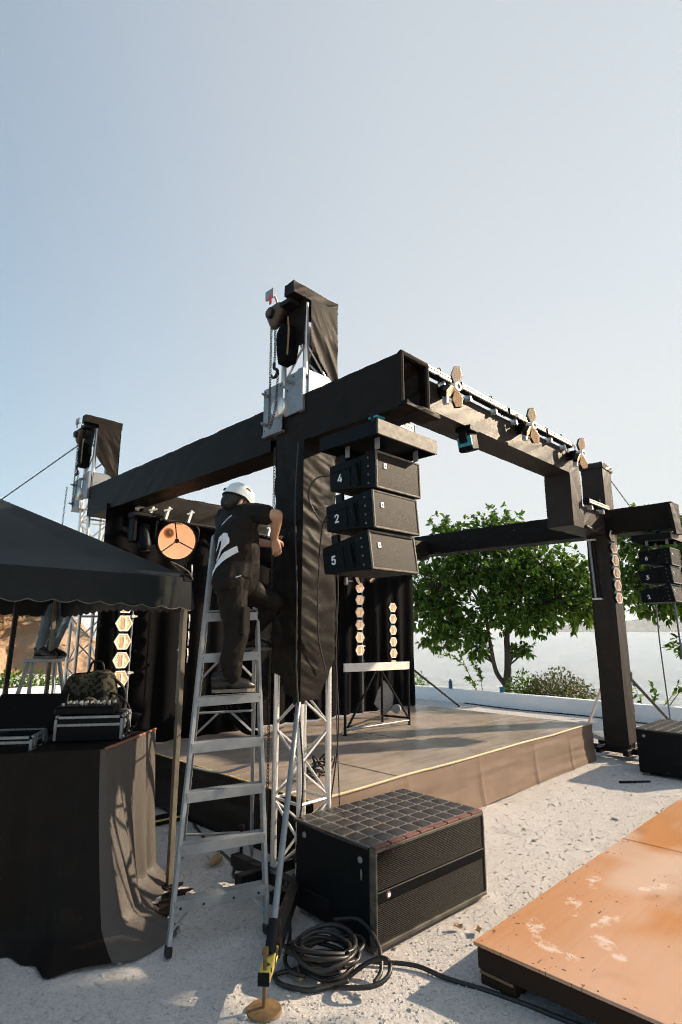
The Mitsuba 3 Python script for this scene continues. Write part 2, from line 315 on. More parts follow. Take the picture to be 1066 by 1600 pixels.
def wall_run(x0, y0, x1, y1, h, th, n=60):
    d = unit(V(x1 - x0, y1 - y0, 0)); nn = V(-d[1], d[0], 0); L = math.hypot(x1 - x0, y1 - y0); prof = [(-th / 2, -.5), (-th / 2, h - .02), (-th / 2 + .02, h), (th / 2 - .02, h), (th / 2, h - .02), (th / 2, -.5)]
    P = np.zeros((n, len(prof), 3))
    for i in range(n):
        o = V(x0, y0, 0) + d * L * i / (n - 1)
        for j, (a, z) in enumerate(prof): P[i, j] = o + nn * (a + .012 * (meshkit.noise(V(i * .5, j * 3, 2)[None])[0] - .5)) + V(0, 0, z + .012 * (meshkit.noise(V(i * .4, 5, 7)[None])[0] - .5))
    return grid(P)
part(w, 'shore_run', wall_run(13.95, -12, 13.95, 16.1, .34, .22), WALLP, 40)
part(w, 'side_run', wall_run(-14, 16.2, 14.05, 16.2, .52, .22), WALLP, 40)
# the far shore under the right part of the horizon
def far_land(x, y, L, hgt, seed, face):
    n = 90; t = np.linspace(0, 1, n); d = unit(V(-face[1], face[0], 0)); P = np.zeros((n, 5, 3))
    for i in range(n):
        h = hgt * (math.sin(math.pi * t[i]) ** .6) * (.35 + .9 * meshkit.fbm(V(t[i] * 9, seed, 0)[None], 4, seed)[0])
        o = V(x, y, -3.5) + d * L * (t[i] - .5)
        for j, (b, q) in enumerate(((0, 0), (60, .55), (160, 1), (320, .7), (600, 0))): P[i, j] = o + V(face[0], face[1], 0) * b + V(0, 0, h * q)
    return grid(P)
FOREST = mat('far_forest', vary((.05, .07, .045), (.10, .11, .08), .01), .9, spec=.05)
structure('hills', 'faint hazy headland low on the horizon at the right', far_land(7000, 1650, 3900, 150, 4, unit(V(7000, 1650, 0))), FOREST, True)
structure('hills', 'thin dark strip of far shore on the horizon left of the tree', far_land(5600, 4600, 1600, 24, 8, unit(V(5600, 4600, 0))), FOREST, True)

# the rocky slope at the far left, with bushes
def rock_hill():
    a, b = np.linspace(-9, 11.5, 90), np.linspace(0, 1, 60); A, B = np.meshgrid(a, b, indexing='ij')
    q = np.stack([A * .35, B * 3, 0 * A], -1); hgt = 3.6 + 3.2 * meshkit.fbm(np.stack([A * .18, 0 * A, 0 * A], -1), 3, 4)
    y = 21.5 + 9 * B ** .9 + 2.6 * (meshkit.fbm(q * 1.3, 5, 6) - .5) * 1.6; z = -.4 + hgt * np.clip(B * 1.35, 0, 1) ** .8 + .9 * (meshkit.fbm(q * 2.2, 4, 16) - .5)
    z = z * np.clip((11.6 - A) / 2.5, .05, 1)
    return grid(np.stack([A, y, z], -1))
structure('rocky_slope', 'sunlit tan rock face at the far left behind the wall', rock_hill(), ROCK, 30)
GREEN1 = V([.06, .13, .020], [.10, .19, .030], [.14, .22, .04], [.045, .095, .020])
GREEN2 = V([.045, .10, .018], [.09, .165, .026], [.16, .235, .035], [.034, .072, .016])
OLIVE = V([.09, .10, .030], [.12, .125, .04], [.06, .075, .022])
RUSTY = V([.085, .095, .028], [.12, .085, .030], [.05, .075, .020], [.035, .055, .016])
def bush(name, label, c, r, n, size, cols, seed, group=None, twigs=8):
    rg = np.random.default_rng(seed); k = thing(name, label, 'bush', group)
    d = rg.normal(0, 1, (n, 3)); d /= np.linalg.norm(d, axis=1, keepdims=True); d[:, 2] = np.abs(d[:, 2]) * 1.0 - .12
    lump = .62 + .55 * meshkit.fbm(d * 2.3 + seed, 3, seed)
    rad = (rg.random(n) ** .38) * lump
    p = np.asarray(c) + d * rad[:, None] * np.asarray(r)
    m, col = leaves(p, d, size, rg, cols, .1)
    part(k, 'crown', m, LEAF, color=col, kind='stuff')
    part(k, 'stem', cat([tube(curve([c, c + d[i] * V(*r) * .4 + V(0, 0, .05), c + d[i] * V(*r) * .85], 5), np.linspace(.02, .006, 11) * (1 + size * 2), 5) for i in range(twigs)]), BARK, True)
bush('leafy_bush', 'bright green bush in front of the rock face at the far left edge', V(5.5, 18.6, -.1), (2.4, 1.2, 1.0), 1800, .16, GREEN1, 3)
bush('leafy_bush', 'yellow green bush growing high on the rock face at far left', V(6.2, 24.0, 2.7), (2.3, 1.4, 1.3), 2000, .15, OLIVE, 4)
bush('leafy_bush', 'olive bush on the upper rock face beside the tent pole', V(8.6, 25.5, 3.2), (2.0, 1.4, 1.4), 1500, .15, OLIVE, 14)
bush('flowering_bush', 'rounded olive and rust tinged bush behind the wall right of the tree', V(15.05, 7.0, .05), (1.0, 1.25, 1.0), 3600, .085, RUSTY, 6, twigs=14)
bush('leafy_bush', 'fresh green bush between the tree trunk and the rust tinged bush', V(15.2, 8.05, -.1), (.7, .62, 1.12), 1300, .10, GREEN1, 7)
bush('leafy_bush', 'small yellow green bush behind the wall by the right edge of the curtain', V(15.2, 11.75, .0), (.5, .5, .75), 500, .09, GREEN1, 11)
def sprig(name, label, pts, n, size, cols, seed):
    rg = np.random.default_rng(seed); k = thing(name, label, 'plant'); st, lp, ld = [], [], []
    for c in pts:
        cc = curve(c, 8); st.append(tube(cc, np.linspace(.012, .003, len(cc)), 5)); i = rg.integers(int(len(cc) * .35), len(cc), n); lp.append(cc[i] + rg.normal(0, .015, (n, 3))); g = np.gradient(cc, axis=0); ld.append(g[i] / np.linalg.norm(g[i], axis=1, keepdims=True) + rg.normal(0, .8, (n, 3)))
    m, col = leaves(np.vstack(lp), np.vstack(ld), size, rg, cols, .2)
    part(k, 'leaves', m, LEAF, color=col, kind='stuff'); part(k, 'stem', cat(st), BARK, True)
sprig('young_plant', 'arching light green sprig behind the wall left of the tree trunk', [[V(15.0, 9.35, 0), V(15.0, 9.7, .75), V(15.0, 10.15, 1.15), V(15.0, 10.75, 1.2)], [V(15, 9.3, 0), V(15, 9.55, .5), V(15, 9.75, .55)], [V(15, 9.2, 0), V(15, 9.3, .7), V(15.0, 9.5, 1.0)], [V(15.0, 9.7, .75), V(15.0, 10.0, 1.3), V(15, 10.5, 1.45)]], 60, .13, GREEN1, 21)
sprig('young_plant', 'thin dark leaved sapling behind the wall right of the far right tower', [[V(14.6, 4.75, 0), V(14.6, 4.85, .4), V(14.6, 5.0, .85)], [V(14.6, 4.65, .1), V(14.6, 4.5, .45), V(14.6, 4.55, .7)], [V(14.6, 4.6, 0), V(14.6, 4.2, .45), V(14.6, 4.0, .8)], [V(14.6, 4.3, .2), V(14.6, 3.9, .7), V(14.6, 3.65, .8)]], 14, .15, GREEN2, 22)

def tree(name, label, trunk, clumps, n, size, cols, seed, group=None):
    """trunk: list of (points, radius at foot, radius at tip); clumps: (centre, radii, share)."""
    rg = np.random.default_rng(seed); k = thing(name, label, 'tree', group); tr, ends = [], []
    for pts, r0, r1 in trunk:
        c = curve(pts, 10); c = c + .03 * (meshkit.noise(c * 3 + seed)[:, None] - .5) * r0 / .1; tr.append(tube(c, np.linspace(r0, r1, len(c)), 9)); ends.append(c)
    allp = np.vstack(ends); P, D = [], []; limbs = []
    tot = sum(s for *_, s in clumps)
    for c, r, s in clumps:
        c, r = np.asarray(c, float), np.asarray(r, float); m = int(n * s / tot)
        a = allp[np.argmin(np.linalg.norm(allp - (c - [0, 0, .5]), axis=1))]
        for _ in range(3):
            e = c + rg.normal(0, .38, 3) * r; mid = (a + e) / 2 + V(0, 0, .12) + rg.normal(0, .08, 3); cc = curve([a, mid, e], 7); limbs.append(tube(cc, np.linspace(.035, .008, len(cc)), 5))
            q = m // 3 // 5
            for j in range(q):                                    # twigs that carry rosettes of leaves
                o = cc[rg.integers(len(cc) // 3, len(cc))]; d = unit(rg.normal(0, 1, 3) + V(0, 0, .15)); lim = rg.random() ** .45
                tip = c + d * r * lim * (.75 + .5 * rg.random()); P.append(np.repeat(tip[None], 5, 0) + rg.normal(0, .02, (5, 3))); D.append(np.repeat(d[None], 5, 0) + rg.normal(0, .6, (5, 3)))
                if rg.random() < .22: limbs.append(tube(curve([o, (o + tip) / 2 + V(0, 0, .03), tip], 3), np.linspace(.010, .004, 7), 4))
    m, col = leaves(np.vstack(P), np.vstack(D), size, rg, cols, .35)
    part(k, 'trunk', cat(tr), BARK, True); part(k, 'limb', cat(limbs), BARK, True, kind='stuff')
    part(k, 'crown', m, LEAF, color=col, kind='stuff')
# the tree behind the wall: two stems from one foot. local frame: r to the camera's right, d away, z up
R_, D_ = V(.7071, -.7071, 0), V(.7071, .7071, 0)
def tl(o, r, d, z): return V(*o) + R_ * r + D_ * d + V(0, 0, z)
o1 = (15.55, 8.75, -.1)
L1 = lambda r, d, z: tl(o1, r, d, z)
tree('shore_tree', 'broad leafy green tree with forked trunk behind the wall, left of the right tower',
     [([L1(-.02, 0, -.3), L1(0, 0, .5), L1(.06, 0, 1.0), L1(.12, .1, 1.9), L1(.3, .1, 2.8), L1(.7, .1, 3.7)], .14, .04), ([L1(-.02, 0, .45), L1(-.3, 0, .9), L1(-.45, -.1, 1.7), L1(-.6, -.1, 2.6), L1(-1.1, 0, 3.6)], .075, .03),
      ([L1(.12, .1, 1.9), L1(.6, .2, 2.4), L1(1.4, .2, 2.9)], .05, .02), ([L1(-.45, -.1, 1.7), L1(-1.2, -.2, 2.3), L1(-2.0, 0, 2.8)], .045, .02)],
     [(L1(-1.1, 0, 4.6), (.9, .9, .65), 1.0), (L1(0, 0, 4.9), (1.0, 1.0, .75), 1.2), (L1(-.6, .2, 3.9), (1.3, 1.2, .85), 1.7), (L1(-1.9, 0, 3.4), (.95, .9, .75), 1.3), (L1(-1.9, -.1, 2.5), (.9, .8, .62), 1.1),
      (L1(-1.2, -.3, 2.0), (.7, .7, .5), .7), (L1(.5, .1, 3.6), (1.2, 1.1, .9), 1.6), (L1(1.3, 0, 3.9), (1.0, 1.0, .8), 1.1), (L1(1.7, .1, 2.9), (1.0, 1.0, .7), 1.2), (L1(.9, -.2, 2.3), (.9, .8, .5), .8), (L1(-.3, -.3, 2.6), (1.0, .8, .55), .9),
      (L1(2.6, .1, 2.7), (.8, .9, .7), .9), (L1(2.4, 0, 3.7), (.8, .8, .8), .7), (L1(-2.6, 0, 2.9), (.45, .5, .5), .35), (L1(-.8, 0, 1.5), (.35, .4, .3), .2), (L1(.55, .1, 1.45), (.35, .4, .25), .15), (L1(-2.05, 0, 1.7), (.5, .5, .25), .25), (L1(-1.75, 0, 5.15), (.35, .4, .35), .16)],
     19000, .18, np.vstack([GREEN2, GREEN1[:2]]), 31)
o2 = (15.9, 3.2, -.1)
L2 = lambda r, d, z: tl(o2, r, d, z)
tree('shore_tree', 'sparser spreading tree at the right edge behind the hanging speakers',
     [([L2(.4, 0, -.3), L2(.3, 0, .9), L2(.12, 0, 2.0), L2(.2, 0, 3.0), L2(.5, 0, 4.2)], .16, .05), ([L2(.15, 0, 1.8), L2(-.25, 0, 2.7), L2(-.9, 0, 3.3), L2(-1.7, 0, 3.7)], .085, .02), ([L2(-.25, 0, 2.7), L2(-.9, 0, 2.95), L2(-1.9, 0, 3.1)], .04, .015), ([L2(.12, 0, 2.0), L2(.8, 0, 3.0), L2(1.6, 0, 3.6)], .07, .02)],
     [(L2(-1.6, .2, 4.0), (1.0, .8, .9), 1.2), (L2(-1.9, 0, 3.0), (.8, .8, .65), .9), (L2(-1.2, 0, 2.6), (.8, .7, .35), .5), (L2(-.5, 0, 4.4), (.9, .8, .5), .6), (L2(.2, 0, 3.2), (.9, .8, .6), .6), (L2(.6, 0, 4.6), (1.0, .9, .5), .7), (L2(.1, .1, 2.45), (.7, .6, .35), .35), (L2(-.9, 0, 1.62), (.6, .5, .18), .14), (L2(1.2, 0, 3.4), (1.0, .9, .8), .8), (L2(.25, 0, 1.2), (.3, .3, .5), .12)],
     8000, .175, np.vstack([GREEN2, GREEN1]), 33)
o3 = V(7.1, -3.6, 0)  # tree out of view, added and shaped so its crown shades the ground
tree('shore_tree', 'unseen leaning tree added beyond the right edge to shade the near left ground', [([o3 - V(0, 0, .3), o3 + V(.1, .3, 1.4), o3 + V(.5, .9, 2.8), o3 + V(1.2, 2.0, 4.3)], .15, .06)],
     [((8.44, -1.43, 4.65), (.75, .75, .40), 1.3), ((8.1, -2.1, 4.6), (.7, .7, .4), 1.1), ((8.8, -.8, 4.7), (.7, .7, .4), 1.0), ((7.6, -1.5, 4.8), (.7, .7, .4), .9), ((9.0, -1.9, 4.55), (.6, .6, .35), .8)], 5200, .26, GREEN2, 35)
k = thing('bollard', 'teal blue capped pipe stub standing on the white wall, left of the trunk', 'bollard', 'blue pipe stubs on the wall')
part(k, 'pipe', lathe([(.001, 0), (.055, 0), (.055, .20), (.001, .20)], V(13.95, 9.6, .335), (0, 0, 1), 16), BLUE, 40); part(k, 'cap', lathe([(.03, .2), (.03, .25), (.001, .26)], V(13.95, 9.6, .335), (0, 0, 1), 12), BLUE, 40)
k = thing('bollard', 'short teal blue pipe stub standing on the white wall by the trunk', 'bollard', 'blue pipe stubs on the wall')
part(k, 'pipe', lathe([(.001, 0), (.06, 0), (.06, .14), (.001, .14)], V(13.95, 8.0, .335), (0, 0, 1), 16), BLUE, 40); part(k, 'rim', lathe([(.06, .12), (.066, .122), (.066, .142), (.05, .142)], V(13.95, 8.0, .335), (0, 0, 1), 16), BLUE, 40)

# ------------------------------------------------------------------ the stage
DZ, S0, S1, T0, T1 = .52, 3.45, 9.18, 3.78, 7.15
st = thing('stage', 'low dark plywood stage deck with black cloth skirt and pale taped edge', 'stage')
xs, ys = [S0, 4.6, 6.18, 7.76, S1], [T0, 4.97, 6.16, T1]
for i in range(4):
    for j in range(3): part(st, 'deck_panel', bx(xs[i] + .005, xs[i + 1] - .005, ys[j] + .005, ys[j + 1] - .005, DZ - .03, DZ + .0015 * ((i * 3 + j * 5) % 4), .003), DECK)
part(st, 'deck_frame', bx(S0 + .01, S1 - .01, T0 + .01, T1 - .01, DZ - .14, DZ - .034), STEEL)
for k, x in enumerate((3.6, 5.4, 7.3, 9.0)):
    for y in (3.95, 5.5, 7.0): part(st, 'leg', bar((x, y, .0), (x, y, DZ - .15), .05, .05, (1, 0, 0)), STEEL)
def skirt(p0, p1, out, n, seed, joints=(), bulge=.05):
    p0, p1, out = V(*p0), V(*p1), V(*out); P = np.zeros((n, 22, 3)); L = np.linalg.norm(p1 - p0)
    for i, t in enumerate(np.linspace(0, 1, n)):
        for j, h in enumerate(np.linspace(0, 1, 22)):
            q = p0 + (p1 - p0) * t + V(0, 0, -(DZ - .005) * h)
            d = .008 + bulge * h ** 2 * (.55 + .6 * meshkit.noise(V(t * L * 1.1, seed, 0)[None])[0]) + .028 * h * (meshkit.fbm(V(t * L * 3.2, h * .6, seed)[None], 3, seed)[0] - .5) + .018 * (meshkit.fbm(V(t * L * 1.3 + h * .9, h * 9, seed)[None], 2, seed + 3)[0] - .5)
            for x in joints: d += .016 * math.exp(-((t * L - x) / .03) ** 2) * (.3 + h)
            P[i, j] = q + out * d
    return grid(P)
part(st, 'front_skirt', skirt((S0, T0, DZ), (S1, T0, DZ), (0, -1, 0), 200, 3, (1.25, 2.55, 3.85, 4.9)), SKIRT_LIT, True, label='front of the black skirt, sunlit brown put into its colour')
part(st, 'side_skirt', skirt((S0, T1 + .3, DZ), (S0, T0, DZ), (-1, 0, 0), 110, 5), CLOTH, True)
part(st, 'end_skirt', skirt((S1, T0, DZ), (S1, T1, DZ), (1, 0, 0), 60, 7), CLOTH, True)
part(st, 'edge_tape', tube(curve([(x, T0 - .006 - .004 * math.sin(x * 5), DZ + .006 + .004 * math.sin(x * 3)) for x in np.linspace(S0, S1, 14)], 4), .014, 6), PALETAPE, True, label='pale tape along the front edge')
part(st, 'edge_tape', tube(curve([(S0 - .008, y, DZ + .004) for y in np.linspace(T0, T1 + .2, 8)], 4), .007, 5), YELLOW, True, label='thin yellow tape along the left edge')

# the dark curtain wall behind the stage
cu = thing('stage_curtain', 'tall black curtain hung across the back of the stage', 'curtain')
def curtain(x0, x1, y, z0, z1, n, seed, ends=.05):
    zs = np.linspace(1, 0, 26); P = np.zeros((n, 26, 3)); x = np.linspace(x0, x1, n); q = np.stack([x * 1.0, 0 * x + seed, 0 * x], -1)
    f = np.sin(x * 17 + 5 * meshkit.noise(q * .9, seed)) * .035 + .09 * (meshkit.fbm(q * 1.6, 3, seed) - .5)
    for j, h in enumerate(zs):
        P[:, j] = np.stack([x + .012 * np.sin(x * 9 + h * 3), y + f * (1.25 - .55 * h) + .03 * (meshkit.noise(np.stack([x * 2, 0 * x + h * 3, 0 * x + seed], -1)) - .5), 0 * x + z0 + (z1 - z0) * h], -1)
    return grid(P)
part(cu, 'panel', curtain(5.2, 9.05, 7.06, DZ + .012, 3.5, 230, 2), VELVET, True); part(cu, 'panel', curtain(2.9, 5.25, 7.10, .06, 3.5, 150, 4), VELVET, True)
part(cu, 'return_panel', grid(np.stack([np.stack([9.05 + .02 * np.sin(9 * t) + 0 * z, 7.06 + t + 0 * z, z], -1) for t in np.linspace(0, .9, 20) for z in [np.linspace(.1, 3.5, 12)]])), VELVET, True)
# gathered cloth lying lit at the curtain's foot, left part
def drape(name_label, pts, w, seed, m, parent, nm='fold'):
    c = curve(pts, 10); P = np.zeros((len(c), 13, 3)); a = np.linspace(-1, 1, 13)
    for i, q in enumerate(c):
        P[i] = q + np.stack([a * w, .05 * np.cos(a * 9 + seed) + .03 * np.sin(a * 4 + i * .2), 0 * a], -1)
    part(parent, nm, grid(P), m, True, label=name_label)
drape('sunlit gathered end of the curtain', [(4.55, 6.78, 1.15), (4.62, 6.7, .85), (4.82, 6.55, .60), (4.98, 6.50, .54)], .11, 1, CLOTH, cu, 'gathered_end')

# ------------------------------------------------------------------ truss towers
def lattice(tw, cx, cy, z0, z1, half, pitch, skip=()):
    hc = half
    co = [(cx - hc, cy - hc), (cx + hc, cy - hc), (cx + hc, cy + hc), (cx - hc, cy + hc)]
    for x, y in co: part(tw, 'chord', tube([(x, y, z0), (x, y, z1)], .024, 12), ALU, 40)
    n = max(1, round((z1 - z0) / pitch)); dz = (z1 - z0) / n
    for f in range(4):
        if f in skip: continue
        (xa, ya), (xb, yb) = co[f], co[(f + 1) % 4]
        for i in range(n):
            a, b = z0 + dz * i + .02, z0 + dz * (i + 1) - .02
            p, q = ((xa, ya, a), (xb, yb, b)) if (i + f) % 2 else ((xb, yb, a), (xa, ya, b))
            part(tw, 'brace', tube([p, q], .0105, 7), ALU, 40)
            if f % 2 == 0 and i % 4 == 2 or f % 2 and i % 4 == 2: part(tw, 'rung', tube([(xa, ya, a - .02), (xb, yb, a - .02)], .0125, 7), ALU, 40)
def bolt(p, d, L=.07):
    d = unit(d); p = np.asarray(p, float)
    return cat(lathe([(.001, L), (.0115, L), (.0115, 0), (.001, 0)], p, d, 8), lathe([(.001, .03), (.021, .03), (.021, .012), (.001, .012)], p, d, 6))
def carriage(tw, cx, cy, full=True):
    x = cx - .195
    part(tw, 'carriage_plate', bx(x - .008, x + .004, cy - .185, cy + .06, 3.70, 4.07, .003), GALV); part(tw, 'carriage_plate', bx(x - .022, x - .010, cy + .075, cy + .335, 3.60, 4.03, .003), GALV)
    part(tw, 'corner_channel', cat(bx(x - .03, x + .01, cy - .20, cy - .13, 3.69, 4.075, .006), bx(x - .016, x - .004, cy - .128, cy - .10, 3.70, 4.07, .003)), GALV)
    part(tw, 'carriage_plate', bx(cx - .16, cx + .19, cy - .205, cy - .19, 3.72, 4.07, .003), GALV)
    part(tw, 'bottom_lip', bx(x - .03, x + .10, cy + .07, cy + .34, 3.575, 3.596, .004), GALV)
    wl = lathe([(.001, -.03), (.05, -.026), (.085, -.012), (.092, .0), (.092, .03), (.001, .03)], V(x - .03, cy + .115, 3.80), (1, 0, 0), 24)
    part(tw, 'roller', wl, ALU, 30)
    for y, z in ((cy + .285, 3.955), (cy + .285, 3.68), (cy - .03, 3.985)): part(tw, 'bolt', bolt((x - .02, y, z), (-1, -.25, 0)), GALV, 30)
    for y, z in ((cy + .31, 4.0), (cy + .10, 4.0), (cy + .31, 3.63), (cy + .24, 3.9), (cy - .06, 4.04), (cy - .10, 4.04), (cy + .02, 3.93), (cy + .24, 3.64)): part(tw, 'rivet', lathe([(.001, .004), (.007, .003), (.008, 0)], V(x - .022 if y > cy + .07 else x - .008, y, z), (-1, 0, 0), 8), STEEL)
def head_cover(tw, cx, cy, zt, m, drop, seed):
    """The cloth over the tower's head: a cap that overhangs on both sides, and flaps."""
    part(tw, 'head_cap', sleeve((cx - .33, cy - .13, zt - .055), (cx + .20, cy - .13, zt - .055), .12, .10, amp=.012, seed=seed, nl=36, na=8, f=9), m, 50)
    n, k = 34, 26; P = np.zeros((n, k, 3))
    for i, t in enumerate(np.linspace(0, 1, n)):
        for j, h in enumerate(np.linspace(0, 1, k)):
            low = drop * (.58 + .42 * t ** .8); x = cx - .15 + .32 * t
            q = V(x, cy - .205, zt - .10 - low * h)
            P[i, j] = q + V(0, -1, 0) * (wrinkle(q[None], .022 * min(1, h * 1.6), seed + 3, (-.6, 0, 1), 7)[0] + .01 - .03 * max(0, h - .6) * (1 - t))
    part(tw, 'front_flap', grid(P), m, True)
    P = np.zeros((22, 26, 3))
    for i, t in enumerate(np.linspace(0, 1, 22)):
        for j, h in enumerate(np.linspace(0, 1, 26)):
            q = V(cx - .20 + .01 * math.sin(h * 6), cy - .20 + .36 * t, zt - .10 - drop * h * (.62 - .16 * t)); P[i, j] = q + V(-1, 0, 0) * wrinkle(q[None], .016 * h, seed + 6, (0, .4, 1), 7)[0]
    part(tw, 'side_flap', grid(P), m, True)
    P = np.zeros((16, 20, 3))
    for i, t in enumerate(np.linspace(0, 1, 16)):
        for j, h in enumerate(np.linspace(0, 1, 20)): P[i, j] = V(cx + .185, cy - .2 + .38 * t, zt - .1 - drop * h * (.9 + .1 * t))
    part(tw, 'back_flap', grid(P), m, True)
    part(tw, 'head_beam', bx(cx - .31, cx + .18, cy - .12, cy + .02, zt - .16, zt - .115), STEEL)
def base(tw, cx, cy, arms, z=.15):
    part(tw, 'base_frame', cat(bx(cx - .42, cx + .42, cy - .24, cy - .16, z - .05, z + .03, .004), bx(cx - .42, cx + .42, cy + .16, cy + .24, z - .05, z + .03, .004), bx(cx - .24, cx - .16, cy - .56, cy + .56, z - .045, z + .035, .004), bx(cx + .16, cx + .24, cy - .42, cy + .42, z - .045, z + .035, .004)), STEEL)
    for ax, ay in arms:
        part(tw, 'jack_screw', cat(tube([(ax, ay, .01), (ax, ay, z + .17)], .014, 10), lathe([(.001, 0), (.024, 0), (.022, .035), (.001, .035)], V(ax, ay, z + .15), (0, 0, 1), 12)), STEEL, 40)
        part(tw, 'jack_foot', lathe([(.001, .012), (.05, .012), (.062, .004), (.062, 0)], V(ax, ay, .006), (0, 0, 1), 18), STEEL, 40)
def tower_sleeve(tw, cx, cy, w, z0, z1, seed, m=None, cinch=None, hem=None, amp=.012, stretch_dir=(.35, 0, 1), f=6.):
    na = 14; q = np.linspace(-1, 1, na, endpoint=False)
    ring = np.vstack([np.stack([q, -np.ones(na)], 1), np.stack([np.ones(na), q], 1), np.stack([-q, np.ones(na)], 1), np.stack([-np.ones(na), -q], 1)]); n = len(ring); nl = 110; P = np.zeros((nl, n + 1, 3))
    nr = np.where(np.abs(ring) > .999, np.sign(ring), 0); nr = nr / np.linalg.norm(nr, axis=1, keepdims=True)
    for i, t in enumerate(np.linspace(0, 1, nl)):
        zlow = np.array([z0 + (hem(a, b) if hem else 0) for a, b in ring]); zz = z1 + (zlow - z1) * t
        k = np.ones(n)
        if cinch: k = k - .10 * np.exp(-((zz - cinch) / .05) ** 2)
        pts = np.stack([cx + ring[:, 0] * w / 2 * k, cy + ring[:, 1] * w / 2 * k, zz], -1)
        d = wrinkle(pts, amp, seed, stretch_dir, f) + wrinkle(pts, amp * .6, seed + 9, (1, 1, .25), 9) * (np.exp(-((zz - (cinch or 99) - .3) / .5) ** 2))
        P[i, :n] = pts + np.stack([nr[:, 0] * d, nr[:, 1] * d, 0 * d], -1); P[i, n] = P[i, 0]
    part(tw, 'cloth_sleeve', grid(P), m or CLOTH, True)

A0, B0, C0, D0 = (3.12, 3.55), (3.12, 8.02), (9.71, 3.56), (9.71, 8.02)
ta = thing('truss_tower', 'nearest aluminium truss tower wrapped in black cloth beside the ladder', 'truss tower', 'truss towers of the stage frame')
lattice(ta, *A0, .14, 1.95, .145, .27); lattice(ta, *A0, 4.02, 4.72, .145, .30)
tower_sleeve(ta, *A0, .36, 1.44, 3.74, 11, cinch=2.72, hem=lambda a, b: .30 * (a > 0) * max(0, -b) * a + .05 * b + (.10 if a < -.5 and b > .2 else 0), amp=.017, stretch_dir=(.9, .2, -.42), f=9.)
carriage(ta, *A0); head_cover(ta, *A0, 4.84, CLOTH, .74, 5)
base(ta, *A0, [(3.06, 4.22)])
arm = V(2.10, 2.655, 0); root = V(2.98, 3.42, 0)
part(ta, 'outrigger', bar(root + [0, 0, .165], root + (arm - root) * .80 + [0, 0, .165], .075, .075), STEEL)
part(ta, 'outrigger_tip', cat(bar(root + (arm - root) * .72 + [0, 0, .165], arm + unit(arm - root) * .035 + [0, 0, .165], .056, .056)), HAZARD, label='yellow and black taped end of the outrigger')
part(ta, 'outrigger_end', bar(arm + unit(arm - root) * .028 + [0, 0, .165], arm + unit(arm - root) * .0385 + [0, 0, .165], .060, .060), STEEL)
part(ta, 'jack_screw', cat(tube([(arm[0], arm[1], .01), (arm[0], arm[1], .275)], .0115, 10), lathe([(.001, 0), (.019, 0), (.017, .03), (.001, .03)], arm + [0, 0, .262], (0, 0, 1), 10)), RUST, 40)
part(ta, 'jack_foot', lathe([(.001, .018), (.02, .017), (.088, .010), (.092, .002), (.092, 0)], arm + [0, 0, .008], (0, 0, 1), 28), RUST, 40, label='round rusty foot plate of the outrigger')
part(ta, 'brace_pole', tube([(2.955, 3.405, 1.40), (2.235, 2.765, .28)], .0195, 14), GALV, 40)
part(ta, 'pole_socket', tube([(2.265, 2.79, .33), (2.195, 2.735, .21)], .031, 10), STEEL, 40)
part(ta, 'pole_clamp', cat(bx(2.92, 3.0, 3.38, 3.44, 1.36, 1.43, .008)), STEEL)

tb = thing('truss_tower', 'bare aluminium truss tower at the left behind the black tent', 'truss tower', 'truss towers of the stage frame')
lattice(tb, *B0, .14, 4.72, .145, .33)
carriage(tb, *B0); head_cover(tb, *B0, 4.88, CLOTH, .80, 15); base(tb, *B0, [(2.6, 7.6)])

tc = thing('truss_tower', 'black wrapped truss tower at the right, its right face sunlit', 'truss tower', 'truss towers of the stage frame')
lattice(tc, *C0, .14, 1.0, .145, .3)
tower_sleeve(tc, *C0, .36, .20, 3.9, 21, amp=.012, m=TRUSSC, hem=lambda a, b: .03 * a, stretch_dir=(0, 0, 1), f=4)
tower_sleeve(tc, *C0, .35, 3.88, 4.62, 23, amp=.014, m=TRUSSC, stretch_dir=(.4, 0, 1))
part(tc, 'head_cap', sleeve((C0[0] - .21, C0[1], 4.63), (C0[0] + .24, C0[1], 4.60), .38, .09, amp=.014, seed=3, nl=30, na=8, f=8), TRUSSC, 50)
base(tc, *C0, [(9.33, 4.12), (9.30, 3.13), (10.1, 3.1)])
part(tc, 'outrigger', bar((9.95, 3.8, .15), (10.85, 4.62, .15), .075, .075), GALV)
part(tc, 'brace_pole', tube([(9.80, 3.76, 1.15), (10.80, 4.55, .16)], .024, 10), ALU, 40); part(tc, 'brace_pole', tube([(9.86, 3.42, 1.22), (12.7, 3.62, .1)], .024, 10), STEEL, 40)
part(tc, 'pole_clamp', bx(9.86, 9.93, 3.37, 3.46, 1.13, 1.28, .01), STEEL)
for k in range(3): part(tc, 'base_bolt', cat(tube([(9.36 + .16 * k, 3.36, .14), (9.36 + .16 * k, 3.36, .24)], .011, 8)), STEEL, 40)

td = thing('truss_tower', 'dark wrapped truss tower rising at the back right corner behind the curtain', 'truss tower', 'truss towers of the stage frame')
lattice(td, *D0, .14, .8, .145, .33); tower_sleeve(td, *D0, .36, .3, 4.6, 31, amp=.01, m=CLOTH); base(td, *D0, [(9.3, 7.6)])
part(td, 'brace_pole', tube([(9.5, 7.86, 1.40), (12.9, 8.64, .04)], .024, 10), STEEL, 40)

